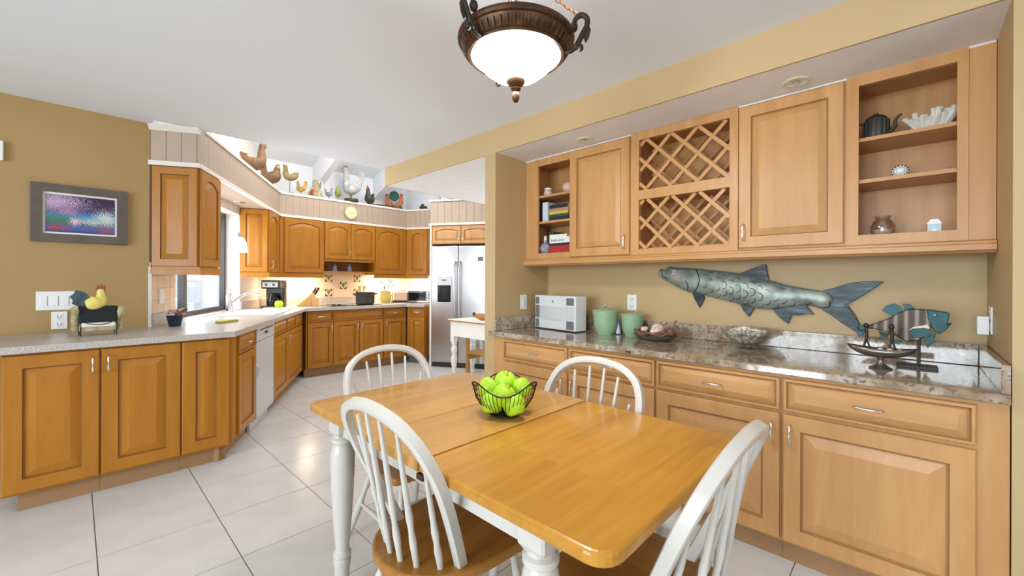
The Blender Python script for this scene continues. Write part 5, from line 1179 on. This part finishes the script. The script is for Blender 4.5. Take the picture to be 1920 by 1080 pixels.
# left shelves: jars and books (viewed from the front; local x to the right)
def book(label, Y, z, w, h, d, m, flat=False, X=2.66, rz=-90, text=None):
    t = thing('book', label, 'book', (X, Y, z), rz, 'books on the narrow shelves')
    if flat:   # w along shelf, h thickness
        MB().box(0, w, 0, d, 0, .003).box(0, w, 0, d, h-.003, h).box(0, w, 0, .003, .003, h-.003).build('cover', m, t); MB().box(.004, w-.002, .003, d-.004, .003, h-.003).build('pages', 'paper', t)
    else:
        MB().box(0, .003, 0, d, 0, h).box(w-.003, w, 0, d, 0, h).box(.003, w-.003, 0, .003, 0, h).build('cover', m, t); MB().box(.003, w-.003, .003, d-.004, .003, h-.004).build('pages', 'paper', t)
    if text:   # worn spine lettering: two words of narrow dark letter strokes
        lm_ = MB(); x = .014; r2 = random.Random(2)
        for n_ in (7, 5):
            for k in range(n_):
                hh_ = h*(.36 if k else .46); lm_.box(x, x+.0028, -.0006, 0, h*.3, h*.3+hh_)
                if k % 2: lm_.box(x, x+.007, -.0006, 0, h*.3+hh_*.45, h*.3+hh_*.6)
                else: lm_.box(x, x+.007, -.0006, 0, h*.3, h*.3+hh_*.16); lm_.box(x+.0052, x+.007, -.0006, 0, h*.3, h*.3+hh_*.8)
                x += .0105
            x += .010
        lm_.build('spine_lettering', 'book_black', t)
    return t
t = thing('ceramic_jar', 'small patterned ceramic jar on the top left shelf', 'jar', (2.68, 2.155, S1))
MB().lathe([(0, 0), (.030, 0), (.038, .02), (.036, .04), (.026, .052), (0, .053)], 20).build('jar', 'pink_shell', t, smooth=50); MB().lathe([(0, .053), (.03, .053), (.03, .066), (0, .068)], 18).build('lid', 'plastic_white', t, smooth=40)
t = thing('pink_ornament', 'pale pink round ornament on the top left shelf', 'ornament', (2.68, 1.955, S1))
MB().ball((0, 0, .045), (.042, .048, .045), 18, 12).build('ball', 'pink_shell', t, smooth=60); MB().lathe([(0, 0), (.025, 0), (.02, .006), (0, .006)], 14).build('foot', 'ivory', t)
S2b = 1.7455
book('upright dark blue book at the left of the middle shelf', 2.222, S2b, .03, .165, .16, 'book_black')
book('upright pale blue book on the middle shelf', 2.190, S2b, .055, .16, .15, 'book_pale', X=2.65)
zz = S2b
for (h, m, lb, w) in ((.034, 'book_black', 'black book at the bottom of the middle shelf stack', .20), (.020, 'book_green', 'thin dark green book in the middle shelf stack', .19), (.022, 'book_yellow', 'yellow book in the middle shelf stack', .185), (.024, 'book_tan', 'tan book in the middle shelf stack', .19), (.030, 'book_black', 'black book on top of the middle shelf stack', .18)):
    book(lb, 2.125, zz, w, h, .15, m, True); zz += h+.0005
book('upright dark green book on the lowest left shelf', 2.175, S0, .05, .185, .15, 'book_green', X=2.72)
zz = S0
for (h, m, lb, w, tx) in ((.040, 'book_red', 'thick red book at the bottom of the lowest shelf stack', .20, None), (.022, 'book_red', 'thin red book in the lowest shelf stack', .20, None), (.018, 'book_black', 'thin black book in the lowest shelf stack', .20, None), (.046, 'plastic_white', 'thick white book with spine lettering in the lowest shelf stack', .205, True), (.022, 'plastic_white', 'thin white book on top of the lowest shelf stack', .17, None)):
    book(lb, 2.115, zz, w, h, .14, m, True, X=2.65, text=tx); zz += h+.0005
t = thing('blue_vase', 'blue grey glazed vase in front of the lowest shelf books', 'vase', (2.665, 2.170, S0))
MB().lathe([(0, 0), (.03, 0), (.045, .025), (.048, .05), (.035, .078), (.016, .092), (.018, .11), (.014, .11), (0, .09)], 24).build('vessel', 'purple_jar', t, smooth=50); MB().lathe([(0, .09), (.012, .09), (.014, .13), (.006, .15), (0, .15)], 10).build('stopper', 'ivory', t, smooth=50)
